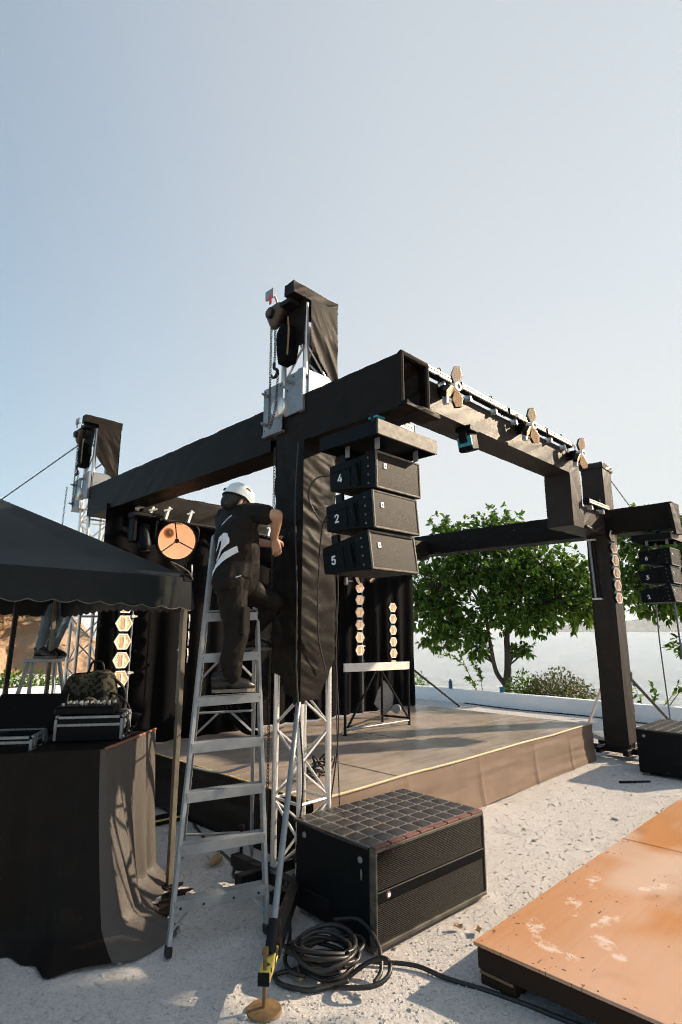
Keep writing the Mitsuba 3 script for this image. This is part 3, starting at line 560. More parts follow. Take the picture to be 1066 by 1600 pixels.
# ------------------------------------------------------------------ beams
lb = thing('truss_beam', 'long black cloth covered beam running from the left tower past the ladder to its open front end', 'beam')
part(lb, 'cloth_cover', sleeve((3.08, 3.36, 3.64), (3.08, 2.34, 3.64), .30, .40, amp=.011, seed=2, nl=60, f=7, caps=False), CLOTH, 50)
part(lb, 'cloth_cover', sleeve((3.08, 7.84, 3.64), (3.08, 3.80, 3.64), .30, .40, amp=.011, seed=4, nl=130, f=5, caps=False), CLOTH, 50)
e = .15
part(lb, 'end_frame', cat([tube([(3.08 - e, 2.335, 3.44), (3.08 + e, 2.335, 3.44)], .022, 8), tube([(3.08 - e, 2.335, 3.84), (3.08 + e, 2.335, 3.84)], .022, 8), tube([(3.08 - e, 2.335, 3.44), (3.08 - e, 2.335, 3.84)], .022, 8), tube([(3.08 + e, 2.335, 3.44), (3.08 + e, 2.335, 3.84)], .022, 8)]), CLOTH, 40)
P = np.zeros((20, 20, 3))
for i, a in enumerate(np.linspace(-1, 1, 20)):
    for j, b in enumerate(np.linspace(-1, 1, 20)):
        q = V(3.08 + a * e, 2.39, 3.64 + b * .2); P[i, j] = q + V(0, .10 * (1 - a * a) * (1 - b * b) + wrinkle(q[None], .05, 8, (1, 0, .8), 7)[0], 0)
part(lb, 'end_cloth', grid(P), CLOTH, True)
part(lb, 'end_flap', sleeve((3.08 - e, 2.36, 3.45), (3.08 + e + .05, 2.34, 3.43), .16, .03, amp=.02, seed=7, nl=30, na=6, f=11), CLOTH, 50)
rb = thing('truss_beam', 'black cloth covered beam running across the right tower above the small speakers', 'beam')
part(rb, 'cloth_cover', sleeve((9.71, 8.0, 3.66), (9.71, 2.42, 3.64), .37, .40, amp=.012, seed=6, nl=150, f=5), CLOTH, 50)
part(rb, 'end_flap', sleeve((9.52, 2.42, 3.80), (9.56, 2.38, 3.33), .04, .36, up=(1, 0, 0), amp=.02, seed=9, nl=24, na=6, f=8), CLOTH, 50)
ba = thing('truss_beam', 'black cloth wrapped beam along the top of the back curtain', 'beam')
part(ba, 'cloth_cover', sleeve((3.3, 7.12, 3.53), (9.45, 7.12, 3.53), .36, .36, amp=.035, seed=12, nl=170, f=4, fold=(1, 0, .5), sag=.05), CLOTH, True)
part(ba, 'hanging_pipe', tube([(3.3, 6.86, 3.34), (9.2, 6.86, 3.30)], .025, 8), STEEL, 40)
fa = thing('front_truss', 'raised black front truss spanning the stage with dropped legs at both ends', 'truss')
TY0, TY1 = 3.42, 3.80; TY = (TY0 + TY1) / 2
part(fa, 'upper_span', sleeve((4.06, TY, 4.42), (8.66, TY, 4.42), .38, .34, amp=.006, seed=14, nl=150, f=5), TRUSSC, 50)
part(fa, 'left_leg', sleeve((4.24, TY, 4.245), (4.24, TY, 3.44), .38, .36, up=(1, 0, 0), amp=.022, seed=15, nl=44, f=7, fold=(.1, 0, 1)), TRUSSC, 50)
part(fa, 'right_leg', sleeve((8.46, TY, 4.245), (8.46, TY, 3.44), .40, .38, up=(1, 0, 0), amp=.010, seed=16, nl=44, f=5), TRUSSC, 50)
part(fa, 'low_span', sleeve((3.31, TY, 3.62), (4.05, TY, 3.62), .38, .34, amp=.025, seed=17, nl=44, f=8, fold=(.2, 0, 1)), TRUSSC, 50)
part(fa, 'low_span', sleeve((8.66, TY, 3.62), (9.51, TY, 3.62), .38, .34, amp=.010, seed=18, nl=40, f=5), TRUSSC, 50)
part(fa, 'gusset', tube([(8.68, 3.40, 3.47), (9.0, 3.40, 3.44), (9.35, 3.40, 3.56)], .028, 8), TRUSSC, True)

# ------------------------------------------------------------------ chain hoists
def link(c, d, turn, L=.030, w=.0095, r=.0034):
    a, s, u = frame(d, (1, 0, 0)); s2 = s if turn else u; t = np.linspace(0, 2 * np.pi, 11)
    pts = np.stack([c + a * (L / 2 - w) * np.sign(np.cos(x)) * min(1, abs(np.cos(x)) * 3) + a * w * np.cos(x) + s2 * w * np.sin(x) for x in t]); return tube(pts, r, 5, False)
def chain(pts, pitch=.023):
    c = curve(pts, 12); s = np.concatenate([[0], np.cumsum(np.linalg.norm(np.diff(c, axis=0), axis=1))]); out = []
    for i, x in enumerate(np.arange(0, s[-1], pitch)):
        p = np.array([np.interp(x, s, c[:, k]) for k in range(3)]); q = np.array([np.interp(min(x + .01, s[-1]), s, c[:, k]) for k in range(3)]) - np.array([np.interp(max(x - .01, 0), s, c[:, k]) for k in range(3)]); out.append(link(p, q, i % 2))
    return cat(out)
def hoist(label, cx, cy, long=False, red=True):
    x, y = cx - .275, cy + .12
    k = thing('chain_hoist', label, 'chain hoist', 'manual chain hoists on the tower heads')
    body = skeleton([[(V(x, y - .06, 4.70), .055), (V(x, y + .07, 4.70), .05), (V(x, y + .01, 4.57), .045)], [(V(x - .05, y, 4.66), .045), (V(x + .05, y, 4.66), .045)]], .02, 4)
    part(k, 'body', body, CHAIN, True)
    part(k, 'cover', disc(V(x - .075, y, 4.655), (1, 0, 0), .05, .02, 20), STEEL, 40)
    part(k, 'hanger', cat(bx(x - .04, x - .015, y + .0, y + .11, 4.83, 4.92, .01), tube(curve([(x, y, 4.74), (x + .03, y + .02, 4.80), (x, y + .02, 4.86)], 8), .010, 8)), GALV, 40)
    part(k, 'hanger_tag', bx(x - .046, x - .041, y + .005, y + .04, 4.76, 4.85, .001), RED if red else CHAIN)
    part(k, 'chain', cat(chain([(x, y + .055, 4.58), (x + .005, y + .06, 4.2), (x, y + .05, 3.66)]), chain([(x, y - .0, 4.56), (x, y - .005, 4.3), (x, y, 4.17)]), chain([(x + .02, y - .03, 4.10), (x + .01, y - .02, 3.8), (x, y + .03, 3.62)])), CHAIN, True, kind='stuff')
    part(k, 'hook', tube(curve([(x, y, 4.20), (x, y, 4.15), (x, y - .045, 4.115), (x, y - .03, 4.07), (x, y + .015, 4.065), (x, y + .035, 4.10)], 6), np.concatenate([np.full(20, .014), np.linspace(.014, .006, 11)]), 9), STEEL, True)
    part(k, 'chain_bag', sleeve((x + .04, y - .13, 4.50), (x + .04, y - .13, 4.16), .135, .12, up=(1, 0, 0), amp=.010, seed=4, nl=26, na=7, taper=lambda t: .85 + .25 * np.sin(np.pi * t ** .7)), VELVET, 50)
    part(k, 'bag_strap', tube(curve([(x - .02, y - .20, 4.55), (x - .03, y - .225, 4.40), (x - .02, y - .20, 4.20)], 6), .008, 6), RUST, True)
hoist('chain hoist with hanging chains at the head of the nearest tower', *A0)
hoist('chain hoist and dark bag at the head of the tower behind the tent', *B0, red=False)
k = thing('load_chain', 'rusty chain hanging down the left side of the nearest tower to its base', 'chain')
part(k, 'links', chain([(2.93, 3.74, 3.45), (2.93, 3.735, 2.0), (2.935, 3.735, .9), (2.94, 3.74, .22)], .026), CHAIN, True, kind='stuff')
k = thing('load_chain', 'long thin chain hanging left of the tower behind the tent', 'chain')
part(k, 'links', chain([(2.80, 8.32, 3.9), (2.80, 8.36, 3.2), (2.80, 8.38, 2.3), (2.82, 8.4, 1.4)], .03), CHAIN, True, kind='stuff')

# ------------------------------------------------------------------ lamps
def hexagon(c, nrm, up, r, flat=1.0):
    n, s, u = frame(nrm, up); a = np.arange(6) * np.pi / 3
    return np.array([c + r * (np.cos(x) * s * flat + np.sin(x) * u) for x in a]), n, s, u
def prism(ring, n, d0, d1, k0=1.0, k1=1.0):
    c = ring.mean(0); return hull(np.vstack([c + (ring - c) * k0 + n * d0, c + (ring - c) * k1 + n * d1]))
def ring_frame(ring, n, d0, d1, k):
    c = ring.mean(0); inn = c + (ring - c) * k; m = len(ring); v = np.vstack([ring + n * d0, ring + n * d1, inn + n * d1, inn + n * d0]); f = []
    for i in range(m):
        j = (i + 1) % m
        for a in range(4): b = (a + 1) % 4; f += [[a * m + i, a * m + j, b * m + j], [a * m + i, b * m + j, b * m + i]]
    return TM(v, f)
def hex_lamp(parent, c, nrm, r, tilt_up=(0, 0, 1), dots=True, glow=0.):
    ring, n, s, u = hexagon(np.asarray(c, float), nrm, tilt_up, r)
    lp = part(parent, 'lamp', prism(ring, n, -.055, 0, .78, 1.0), STEEL)
    part(lp, 'rim', ring_frame(ring, n, .001, .016, .86), WHITE)
    rf = part(lp, 'reflector', prism(ring, n, .001, .006, .86, .86), COPPER)
    if glow: scene[rf]['emitter'] = {'type': 'area', 'radiance': rgb(*(np.array([.085, .050, .026]) * glow))}
    part(lp, 'tube', tube([c + n * .014 - u * r * .60 - s * .01, c + n * .014 + u * r * .60 - s * .01], r * .13, 8), PALE, True)
    if dots: part(lp, 'bolt', cat([lathe([(.001, .004), (r * .05, .003), (r * .055, 0)], c + n * .006 + (a * s + b * u) * r, n, 6) for a, b in ((.42, .3), (.42, -.3), (-.42, .3), (-.42, -.3), (.55, 0), (.3, .52), (.3, -.52))]), RUST)
def hex_strip(name_label, base, nrm, n, pitch, r, pole=None, lean=(0, 0, 0), group='hexagonal lamp columns', side=1, glow=1.):
    k = thing('lamp_column', name_label, 'stage light', group); nn, s, u = frame(nrm); base = V(*base)
    for i in range(n): hex_lamp(k, base + (V(0, 0, 1) + V(*lean)) * pitch * i, nrm, r, glow=glow)
    part(k, 'mount_rail', bar(base - nn * .065 - V(0, 0, r), base - nn * .065 + V(0, 0, pitch * (n - 1) + r) + V(*lean) * pitch * (n - 1), .05, .02, nn), STEEL)
    if pole:
        o = base - nn * .08 - s * r * 1.25 * side; part(k, 'pole', tube([o + V(0, 0, pole[0]), o + V(0, 0, pole[1])], .012, 8), GALV, 40)
        for z in (.06, pitch * (n - 1) * .85): part(k, 'clamp', cat(bar(o + V(0, 0, z) - s * .06, o + V(0, 0, z) + s * .07 * side, .022, .022), bx(o[0] - .025, o[0] + .025, o[1] - .025, o[1] + .025, base[2] + z - .02, base[2] + z + .02, .005)), ALU)
hex_strip('column of six glowing hexagonal lamps left of the gap between the back curtains', (7.31, 6.86, 1.59), (-.15, -1, 0), 6, .212, .098, (-1.06, 1.45), (.004, 0, 0))
hex_strip('column of six small hexagonal lamps nearer the right edge of the curtain', (8.20, 6.86, 1.31), (-.1, -1, 0), 6, .205, .095, None)
hex_strip('column of hexagonal lamps below the tent valance at the left end of the curtain', (3.14, 6.9, 1.345), (-.06, -1, 0), 5, .218, .108, (-.5, 1.0))
hex_strip('column of hexagonal lamps seen edge on by the corner of the tent', (3.93, 6.75, 1.60), (.92, -.40, 0), 6, .215, .105, (-.6, 1.0))
hex_strip('column of hexagonal lamps mounted on the right truss tower', (9.56, 3.33, 2.42), (-.2, -1, 0), 6, .20, .095, None, (0, .004, 0), glow=0.)
k = thing('led_bar', 'thin vertical light tubes clamped to the left face of the right tower', 'stage light', None)
part(k, 'tube', tube([(9.48, 3.68, 3.38), (9.49, 3.66, 2.42)], .022, 8), GALV, 40); part(k, 'tube', tube([(9.48, 3.62, 3.38), (9.49, 3.60, 2.42)], .022, 8), STEEL, 40)
part(k, 'clamp', cat(bx(9.44, 9.53, 3.58, 3.72, 3.36, 3.39), bx(9.44, 9.53, 3.56, 3.70, 2.40, 2.43)), ALU)

def petal_lamp(label, c, turn=0., s=.84, base=90, nrm=(-.12, -1, -.05)):
    """Three long hexagonal wings round a ring, a can behind, a bracket and a clamp."""
    k = thing('petal_light', label, 'stage light', 'three winged stage lights'); c = V(*c); n, sd, u = frame(nrm)
    for i, a in enumerate((base + 2, base + 172, base + 238)):
        a = math.radians(a + turn); d = math.cos(a) * sd + math.sin(a) * u; w = np.cross(n, d); nn = unit(n * .82 - d * .10 + w * .45 * (1 if i != 1 else -1)); wv = unit(np.cross(nn, d)); dd = np.cross(wv, nn)
        ring = np.array([c + s * (dd * x + wv * y) for x, y in ((.055, -.035), (.16, -.078), (.275, -.045), (.275, .045), (.16, .078), (.055, .035))])
        wg = part(k, 'wing', prism(ring, nn, -.06, 0, .86, 1), STEEL)
        part(wg, 'reflector', prism(ring, nn, .001, .006, .95, .84), COPPER if i == 1 else PEACH)
        cc = ring.mean(0); part(wg, 'grain', cat([lathe([(.001, .003), (.006 * s, 0)], cc + s * (dd * x + wv * y) + nn * .0065, nn, 5) for x in np.linspace(-.075, .075, 6) for y in (-.035, -.012, .012, .035) if abs(y) < .05 - abs(x) * .3]), RUST)
    part(k, 'ring', lathe([(.030 * s, .035), (.062 * s, .035), (.066 * s, .0), (.05 * s, -.05), (.03 * s, .02)], c, n, 24), WHITE, 40)
    part(k, 'lens', lathe([(.001, .028), (.020 * s, .030), (.031 * s, .022)], c, n, 20), STEEL, 40); part(k, 'collar', lathe([(.060 * s, -.01), (.064 * s, -.07), (.001, -.07)], c, n, 20), COPPER, 40)
    part(k, 'can', lathe([(.06 * s, -.06), (.085 * s, -.09), (.085 * s, -.24), (.06 * s, -.27), (.001, -.27)], c, n, 20), BLACKP, 40)
    part(k, 'bracket', cat(bar(c - n * .16 + sd * .1, c - n * .16 + sd * .1 + u * .17, .03, .008, n), bar(c - n * .16 - sd * .1, c - n * .16 - sd * .1 + u * .17, .03, .008, n), bar(c - n * .16 - sd * .1 + u * .17, c - n * .16 + sd * .1 + u * .17, .03, .008, n)), STEEL)
    part(k, 'clamp', cat(bx(c[0] - .16, c[0] - .12, c[1] + .02, c[1] + .08, c[2] - .22, c[2] - .10, .006), bar(c + V(-.14, .05, -.16), c + V(.12, .03, -.145), .018, .018), lathe([(.03, 0), (.03, .05), (.001, .05)], c + V(-.14, .02, -.2), (0, 1, 0), 10)), ALU)
petal_lamp('copper three winged light on the front truss, nearest to the open beam end', (4.97, 3.20, 4.50))
petal_lamp('three winged light at the middle of the front truss', (6.72, 3.20, 4.52), -8)
petal_lamp('three winged light at the far right end of the front truss, above the dropped leg', (8.26, 3.20, 4.49), -4)
petal_lamp('three winged light partly hidden above the near speaker array', (3.80, 3.22, 3.90), 20)
petal_lamp('bright three winged light peeking out below the near speaker array', (7.06, 6.75, 2.90), 150)
def led_bar(label, p0, p1, flip=False):
    k = thing('led_bar', label, 'light bar', 'perforated light bars on the front truss'); p0, p1 = V(*p0), V(*p1); a, s, u = frame(p1 - p0); L = np.linalg.norm(p1 - p0); out = V(0, -1, .0)
    part(k, 'housing', bar(p0, p1, .085, .075), BLACKP); part(k, 'face', bar(p0 + out * .045 + a * .012 + u * .004, p1 + out * .045 - a * .012 + u * .004, .008, .062), CREAM)
    n = int(L / .052); part(k, 'diode', cat([bx(q[0] - .009, q[0] + .009, q[1] - .0545, q[1] - .048, q[2] + .000, q[2] + .018, .002) for q in (p0 + a * (.03 + (L - .06) * (i + .5) / n) for i in range(n))]), RUST, kind='stuff')
    part(k, 'end_plate', cat(obox(p0, a, s, u, (.006, .05, .048)), obox(p1, a, s, u, (.006, .05, .048))), STEEL)
    for t in (.22, .78): q = p0 + a * L * t; part(k, 'foot', cat(bx(q[0] - .02, q[0] + .02, q[1] - .02, q[1] + .10, q[2] - .10, q[2] - .03, .006), lathe([(.024, 0), (.024, .04), (.001, .04)], q + V(0, .02, -.09), (0, -1, 0), 8)), ALU)
    q = p0 + a * L * .72; part(k, 'loop', tube(curve([q + V(0, .02, .03), q + V(-.03, .02, .09), q + V(.02, .02, .12), q + V(.05, .02, .04)], 6), .007, 5), STEEL, True)
for i, (a, b) in enumerate(((4.33, 5.15), (5.27, 6.30), (6.36, 7.36), (7.42, 8.22))):
    led_bar(('first light bar along the top of the front truss, by the open beam end', 'second light bar along the top of the front truss, right of the first winged light', 'third light bar along the top of the front truss, right of the middle winged light', 'last light bar along the top of the front truss at its right end')[i], (a, 3.36, 4.65), (b, 3.36, 4.65))
led_bar('light bar on the low truss piece above the near speaker array', (3.55, 3.36, 3.90), (4.36, 3.36, 3.88)); led_bar('light bar on the low truss piece beside the right tower', (8.68, 3.36, 3.86), (9.50, 3.36, 3.86))
def par_lamp(label, c, nrm, r, hang, glow=False):
    k = thing('round_lamp', label, 'stage light', 'big round bowl lamps on the back beam'); c = V(*c); n, s, u = frame(nrm)
    part(k, 'shell', lathe([(r * 1.06, .03), (r * 1.08, -.06), (r * .95, -.20), (r * .5, -.33), (.001, -.35)], c, n, 40), BLACKP, 40)
    bw = lathe([(r, .025), (r * .97, -.01), (r * .8, -.12), (r * .45, -.19), (.001, -.21)], c, n, 40); bc = bw.triangles_center - c
    if (np.einsum('ij,ij->i', bw.face_normals, bc - n * (bc @ n)[:, None]) * bw.area_faces).sum() > 0: bw.invert()
    part(k, 'bowl', bw, PEACH, 40)
    if glow: scene[k + '__bowl']['emitter'] = {'type': 'area', 'radiance': rgb(.095, .046, .0235)}
    part(k, 'rim', lathe([(r * .98, .02), (r * .99, .045), (r * 1.07, .045), (r * 1.08, .0)], c, n, 40), STEEL, 40)
    for a in (80, 205, 320): a = math.radians(a); d = math.cos(a) * s + math.sin(a) * u; part(k, 'spoke', tube([c + n * .035 + d * .02, c + n * .035 + d * r], .008, 6), STEEL, True)
    part(k, 'hub', lathe([(.001, .05), (.026, .045), (.03, .02), (.001, .015)], c, n, 14), STEEL, 40)
    part(k, 'bulb', lathe([(.001, .0), (.05, -.018), (.066, -.06), (.055, -.11), (.03, -.15), (.001, -.17)], c + n * .03 + s * r * .42 + u * r * .40, n, 20), mat('bulb_metal', (.50, .30, .16), .25, metal=.8) if 'mat_bulb_metal' not in scene else 'mat_bulb_metal', True)
    part(k, 'yoke', cat(tube(curve([c + s * r * 1.12, c + s * r * 1.12 + u * r * .7, c + s * r * .7 + V(0, 0, hang - .12), c - s * r * .7 + V(0, 0, hang - .12), c - s * r * 1.12 + u * r * .7, c - s * r * 1.12], 6), .014, 6)), STEEL, True)
    part(k, 'crossbar', bar(c + V(-.25, .02, hang - .10), c + V(.25, .02, hang - .10), .05, .02), STEEL)
    for d in (-.16, .16): part(k, 'clamp', cat(bar(c + V(d - .02, 0, hang - .09), c + V(d + .03, 0, hang + .08), .035, .05, (0, 1, 0)), tube([c + V(d - .05, -.02, hang + .02), c + V(d + .06, -.02, hang + .06)], .012, 6)), ALU)
par_lamp('big lit round lamp with peach bowl and three spokes, left part of back beam', (3.59, 6.55, 3.03), (-.35, -1, -.12), .235, .34, True)
par_lamp('grey round lamp bowl right of the nearest tower, below the speakers', (6.62, 6.62, 2.98), (-.1, -.5, -.55), .22, .34)
par_lamp('grey round lamp bowl below the lowest near speaker, right of the winged light', (7.52, 6.62, 2.93), (.3, -.5, -.6), .22, .34)
par_lamp('round lamp turned away, partly hidden behind the worker on the ladder', (5.25, 6.60, 3.02), (.6, -.6, -.2), .21, .34)
k = thing('moving_head', 'dark moving head light hanging from the back beam left of the big round lamp', 'stage light')
c = V(3.22, 6.72, 3.10)
part(k, 'base', bx(c[0] - .17, c[0] + .17, c[1] - .10, c[1] + .10, c[2] + .18, c[2] + .26, .01), BLACKP)
for d in (-.14, .14): part(k, 'yoke_arm', bx(c[0] + d - .025, c[0] + d + .025, c[1] - .07, c[1] + .07, c[2] - .12, c[2] + .18, .012), BLACKP)
part(k, 'head', skeleton([[(c + V(0, .02, .05), .10), (c + V(0, -.06, -.16), .085)]], .03, 3), BLACKP, True); part(k, 'lens', disc(c + V(0, -.09, -.235), (0, -.3, -1), .06, .01), STEEL, 40)
for d in (-.09, .09): part(k, 'clamp', cat(bar(c + V(d - .02, 0, .27), c + V(d + .02, 0, .36), .03, .05, (0, 1, 0)), tube([c + V(d - .05, -.03, .30), c + V(d + .06, -.03, .33)], .012, 6)), ALU)
part(k, 'bracket', cat(bx(c[0] - .2, c[0] + .2, c[1] - .13, c[1] - .11, c[2] + .2, c[2] + .235, .003), bar(c + V(.1, -.12, .18), c + V(.1, -.12, -.05), .03, .012)), STEEL)
k = thing('moving_head', 'small black moving head hung under the front truss with teal tape', 'stage light')
c = V(5.55, 3.45, 4.06)
part(k, 'base', bx(c[0] - .10, c[0] + .10, c[1] - .10, c[1] + .10, c[2] + .12, c[2] + .19, .01), BLACKP); part(k, 'yoke', cat(bx(c[0] - .11, c[0] - .085, c[1] - .05, c[1] + .05, c[2] - .02, c[2] + .13, .006), bx(c[0] + .085, c[0] + .11, c[1] - .05, c[1] + .05, c[2] - .02, c[2] + .13, .006)), BLACKP)
part(k, 'head', obox(c + V(0, 0, .0), unit(V(1, 0, .25)), V(0, 1, 0), unit(V(-.25, 0, 1)), (.085, .095, .10), .02), BLACKP, 30); part(k, 'tape', obox(c + V(-.075, -.01, .0), unit(V(1, 0, .25)), V(0, 1, 0), unit(V(-.25, 0, 1)), (.014, .09, .06), .004), TEAL)
k = thing('floor_lamp', 'grey diamond shaped lamp standing on the stage behind the frame stand', 'stage light')
c = V(7.46, 6.46, .82); n_ = unit(V(-.7, -1, .1)); ring = np.array([c + unit(V(1, -.7, 0)) * x + V(0, 0, 1) * z for x, z in ((0, .29), (.17, .12), (.15, -.12), (.02, -.27), (-.17, -.08), (-.1, .12))])
part(k, 'panel', prism(ring, n_, -.05, 0, .9, 1), mat('grey_panel', vary((.20, .19, .18), (.34, .32, .30), 30), .5)); part(k, 'frame', ring_frame(ring, n_, .001, .012, .93), GALV)
part(k, 'can', lathe([(.07, 0), (.07, .18), (.001, .18)], c + V(.14, -.17, -.16), (-.8, -.5, .1), 18), GALV, 40); part(k, 'stand', cat(tube([c - n_ * .06, c - n_ * .2 - V(0, 0, .30)], .015, 8), tube([c - n_ * .04 - V(0, 0, .2), c + V(0, -.05, -.295)], .012, 8)), STEEL)

# ------------------------------------------------------------------ speakers
def text(parent, name, s, h, o, right, up, m, depth=.002):
    t = meshkit.text_mesh(s, h, depth, True); r, u = unit(right), unit(up); n = np.cross(r, u); v = np.array(t.vertices); w = v[:, 0].max() / 2
    part(parent, name, TM(V(*o) + (v[:, :1] - w) * r + (v[:, 1:2] - h / 2) * u + v[:, 2:] * n, t.faces), m)
def cabinet(label, x, y, z, number, tilt, group, W=.48, Hf=.262, Hb=.185, D=.44):
    """x, y, z: the front lower left corner of a line array box; it narrows to the back; the front looks to -Y."""
    k = thing('speaker_cabinet', label, 'speaker', group); ct, stt = math.cos(tilt), math.sin(tilt)
    def M(p): p = np.asarray(p, float); return np.stack([x + p[..., 0], y + p[..., 1] * ct - (p[..., 2] - Hf) * stt, z + Hf + p[..., 1] * stt + (p[..., 2] - Hf) * ct], -1)
    def wedge(x0, x1, y0, y1, in0=0., ch=.006):
        out = []
        for yy in (y0, y1):
            f = yy / D; lo, hi = (Hf - Hb) * f * .75 + in0, Hf - (Hf - Hb) * f * .25 - in0
            for xx in (x0, x1):
                sx = 1 if xx == x0 else -1
                for zz, sz in ((lo, 1), (hi, -1)): out += [(xx + sx * ch, yy, zz), (xx, yy, zz + sz * ch)]
        return hull(M(np.array(out)))
    part(k, 'body', wedge(0, W, .012, D), BOXP)
    part(k, 'front_frame', wedge(-.004, W + .004, 0, .085, -.004), BOXP)
    part(k, 'rear_panel', wedge(.03, W - .03, D - .002, D + .012, .02), BLACKP)
    g = M(np.array([[[.014, -.006, .014], [.014, -.006, Hf - .014]], [[W - .014, -.006, .014], [W - .014, -.006, Hf - .014]]])); gm = TM(g.reshape(-1, 3), [[0, 2, 3], [0, 3, 1]]); part(k, 'grille', gm, GRILLE, uv=np.array([[0, 0], [0, 1.], [1., 0], [1, 1]]))
    rim = [bar(M(a), M(b), .014, .016, (0, 1, 0)) for a, b in (((.004, -.004, .006), (W - .004, -.004, .006)), ((.004, -.004, Hf - .006), (W - .004, -.004, Hf - .006)), ((.006, -.004, .0), (.006, -.004, Hf)), ((W - .006, -.004, 0), (W - .006, -.004, Hf)))]
    part(k, 'grille_rim', cat(rim), WORN)
    part(k, 'badge', hull(M(np.array([(W * .16 + dx, dy, Hf * .56 + dz) for dx in (0, .028) for dz in (0, .036) for dy in (-.012, -.006)]))), WHITE)
    part(k, 'badge_mark', hull(M(np.array([(W * .16 + dx, dy, Hf * .56 + dz) for dx in (.009, .019) for dz in (.008, .022) for dy in (-.014, -.012)]))), STEEL)
    part(k, 'handle', tube(M(np.array([(-.002, .15, .05), (-.016, .155, .075), (-.018, .16, Hf * .5), (-.016, .165, Hf - .085), (-.002, .17, Hf - .06)])), .014, 8), BLACKP, True)
    part(k, 'side_rib', cat(hull(M(np.array([(dx, dy, dz) for dx in (-.007, .002) for dy in (.135, .145) for dz in (.05, Hf - .045)]))), hull(M(np.array([(dx, dy, dz) for dx in (-.007, .002) for dy in (.235, .245) for dz in (.055, Hf - .06)]))), hull(M(np.array([(dx, dy, dz) for dx in (-.006, .002) for dy in (.235, .42) for dz in (Hf - .075, Hf - .068)])))), BOXP)
    part(k, 'screw', cat([lathe([(.001, .004), (.007, .003), (.008, 0)], M(np.array((-.006, .06, zz))), (-1, 0, 0), 8) for zz in (.04, .1, .16, .22)]), WORN)
    part(k, 'rigging', cat(hull(M(np.array([(dx, dy, dz) for dx in (.02, .05) for dy in (.30, .36) for dz in (Hf - .03, Hf + .05)]))), hull(M(np.array([(dx, dy, dz) for dx in (W - .05, W - .02) for dy in (.30, .36) for dz in (Hf - .03, Hf + .05)])))), STEEL)
    o = M(np.array((-.0065, .335, Hf * .50))); r_ = M(np.array((0, .0, 0))) - M(np.array((0, 1., 0))); u_ = M(np.array((0, 0, 1.))) - M(np.array((0, 0, 0.)))
    text(k, 'number', number, .058, o, r_, u_, PRINT)
    return k
G_ = 'hanging line array speakers'
for i, (num, dz, lab) in enumerate((('4', 0, 'top speaker of the near hanging array, marked with a white 4'), ('2', 1, 'middle speaker of the near hanging array, marked with a white 2'), ('5', 2, 'lowest speaker of the near hanging array, marked with a white 5'))):
    cabinet(lab, 2.775 - .045 * i * .55, 2.45 + .015 * i, 2.845 - .276 * i, num, -.02 - .06 * i, G_)
for i, (num, lab) in enumerate((('6', 'top speaker of the far right hanging array, marked with a white 6'), ('3', 'middle speaker of the far right hanging array, marked with a white 3'), ('1', 'lowest speaker of the far right hanging array, marked with a white 1'))):
    cabinet(lab, 9.44, 2.50 + .02 * i, 2.875 - .272 * i, num, -.03 - .06 * i, G_)
def fly_bar(label, x, y, z, hang):
    k = thing('fly_frame', label, 'rigging frame', 'frames from which the arrays hang')
    part(k, 'front_plate', bx(x, x + .66, y, y + .012, z, z + .105, .003), WORN); part(k, 'side_plate', cat(bx(x, x + .012, y + .014, y + .56, z, z + .10, .003), bx(x + .64, x + .652, y + .014, y + .56, z, z + .10, .003)), BOXP)
    part(k, 'rear_plate', bx(x + .014, x + .638, y + .548, y + .56, z, z + .095, .003), BOXP); part(k, 'cross_plate', bx(x + .014, x + .638, y + .014, y + .547, z + .06, z + .07, .002), BOXP)
    part(k, 'shackle', tube(curve([(x + .30, y + .25, z + .07), (x + .30, y + .25, z + .15), (x + .36, y + .25, z + .15), (x + .36, y + .25, z + .07)], 6), .011, 6), STEEL, True)
    part(k, 'sling', cat(bar((x + .33, y + .25, z + .13), (x + .29, y + .30, hang), .035, .06, (1, 0, 0)), tube([(x + .33, y + .25, z + .12), (x + .33, y + .25, z + .2)], .014, 6)), STEEL)
    part(k, 'tape', bx(x + .27, x + .36, y + .24, y + .33, hang - .05, hang - .02, .004), TEAL)
    part(k, 'drop_plate', cat(*[bx(x + a, x + a + .012, y + b, y + b + .04, z - .06, z + .02, .002) for a in (.10, .52) for b in (.08, .36)]), GALV)
fly_bar('grey steel frame above the near speaker array', 2.66, 2.32, 3.165, 3.47); fly_bar('dark steel frame above the far right speaker array', 9.32, 2.42, 3.25, 3.48)

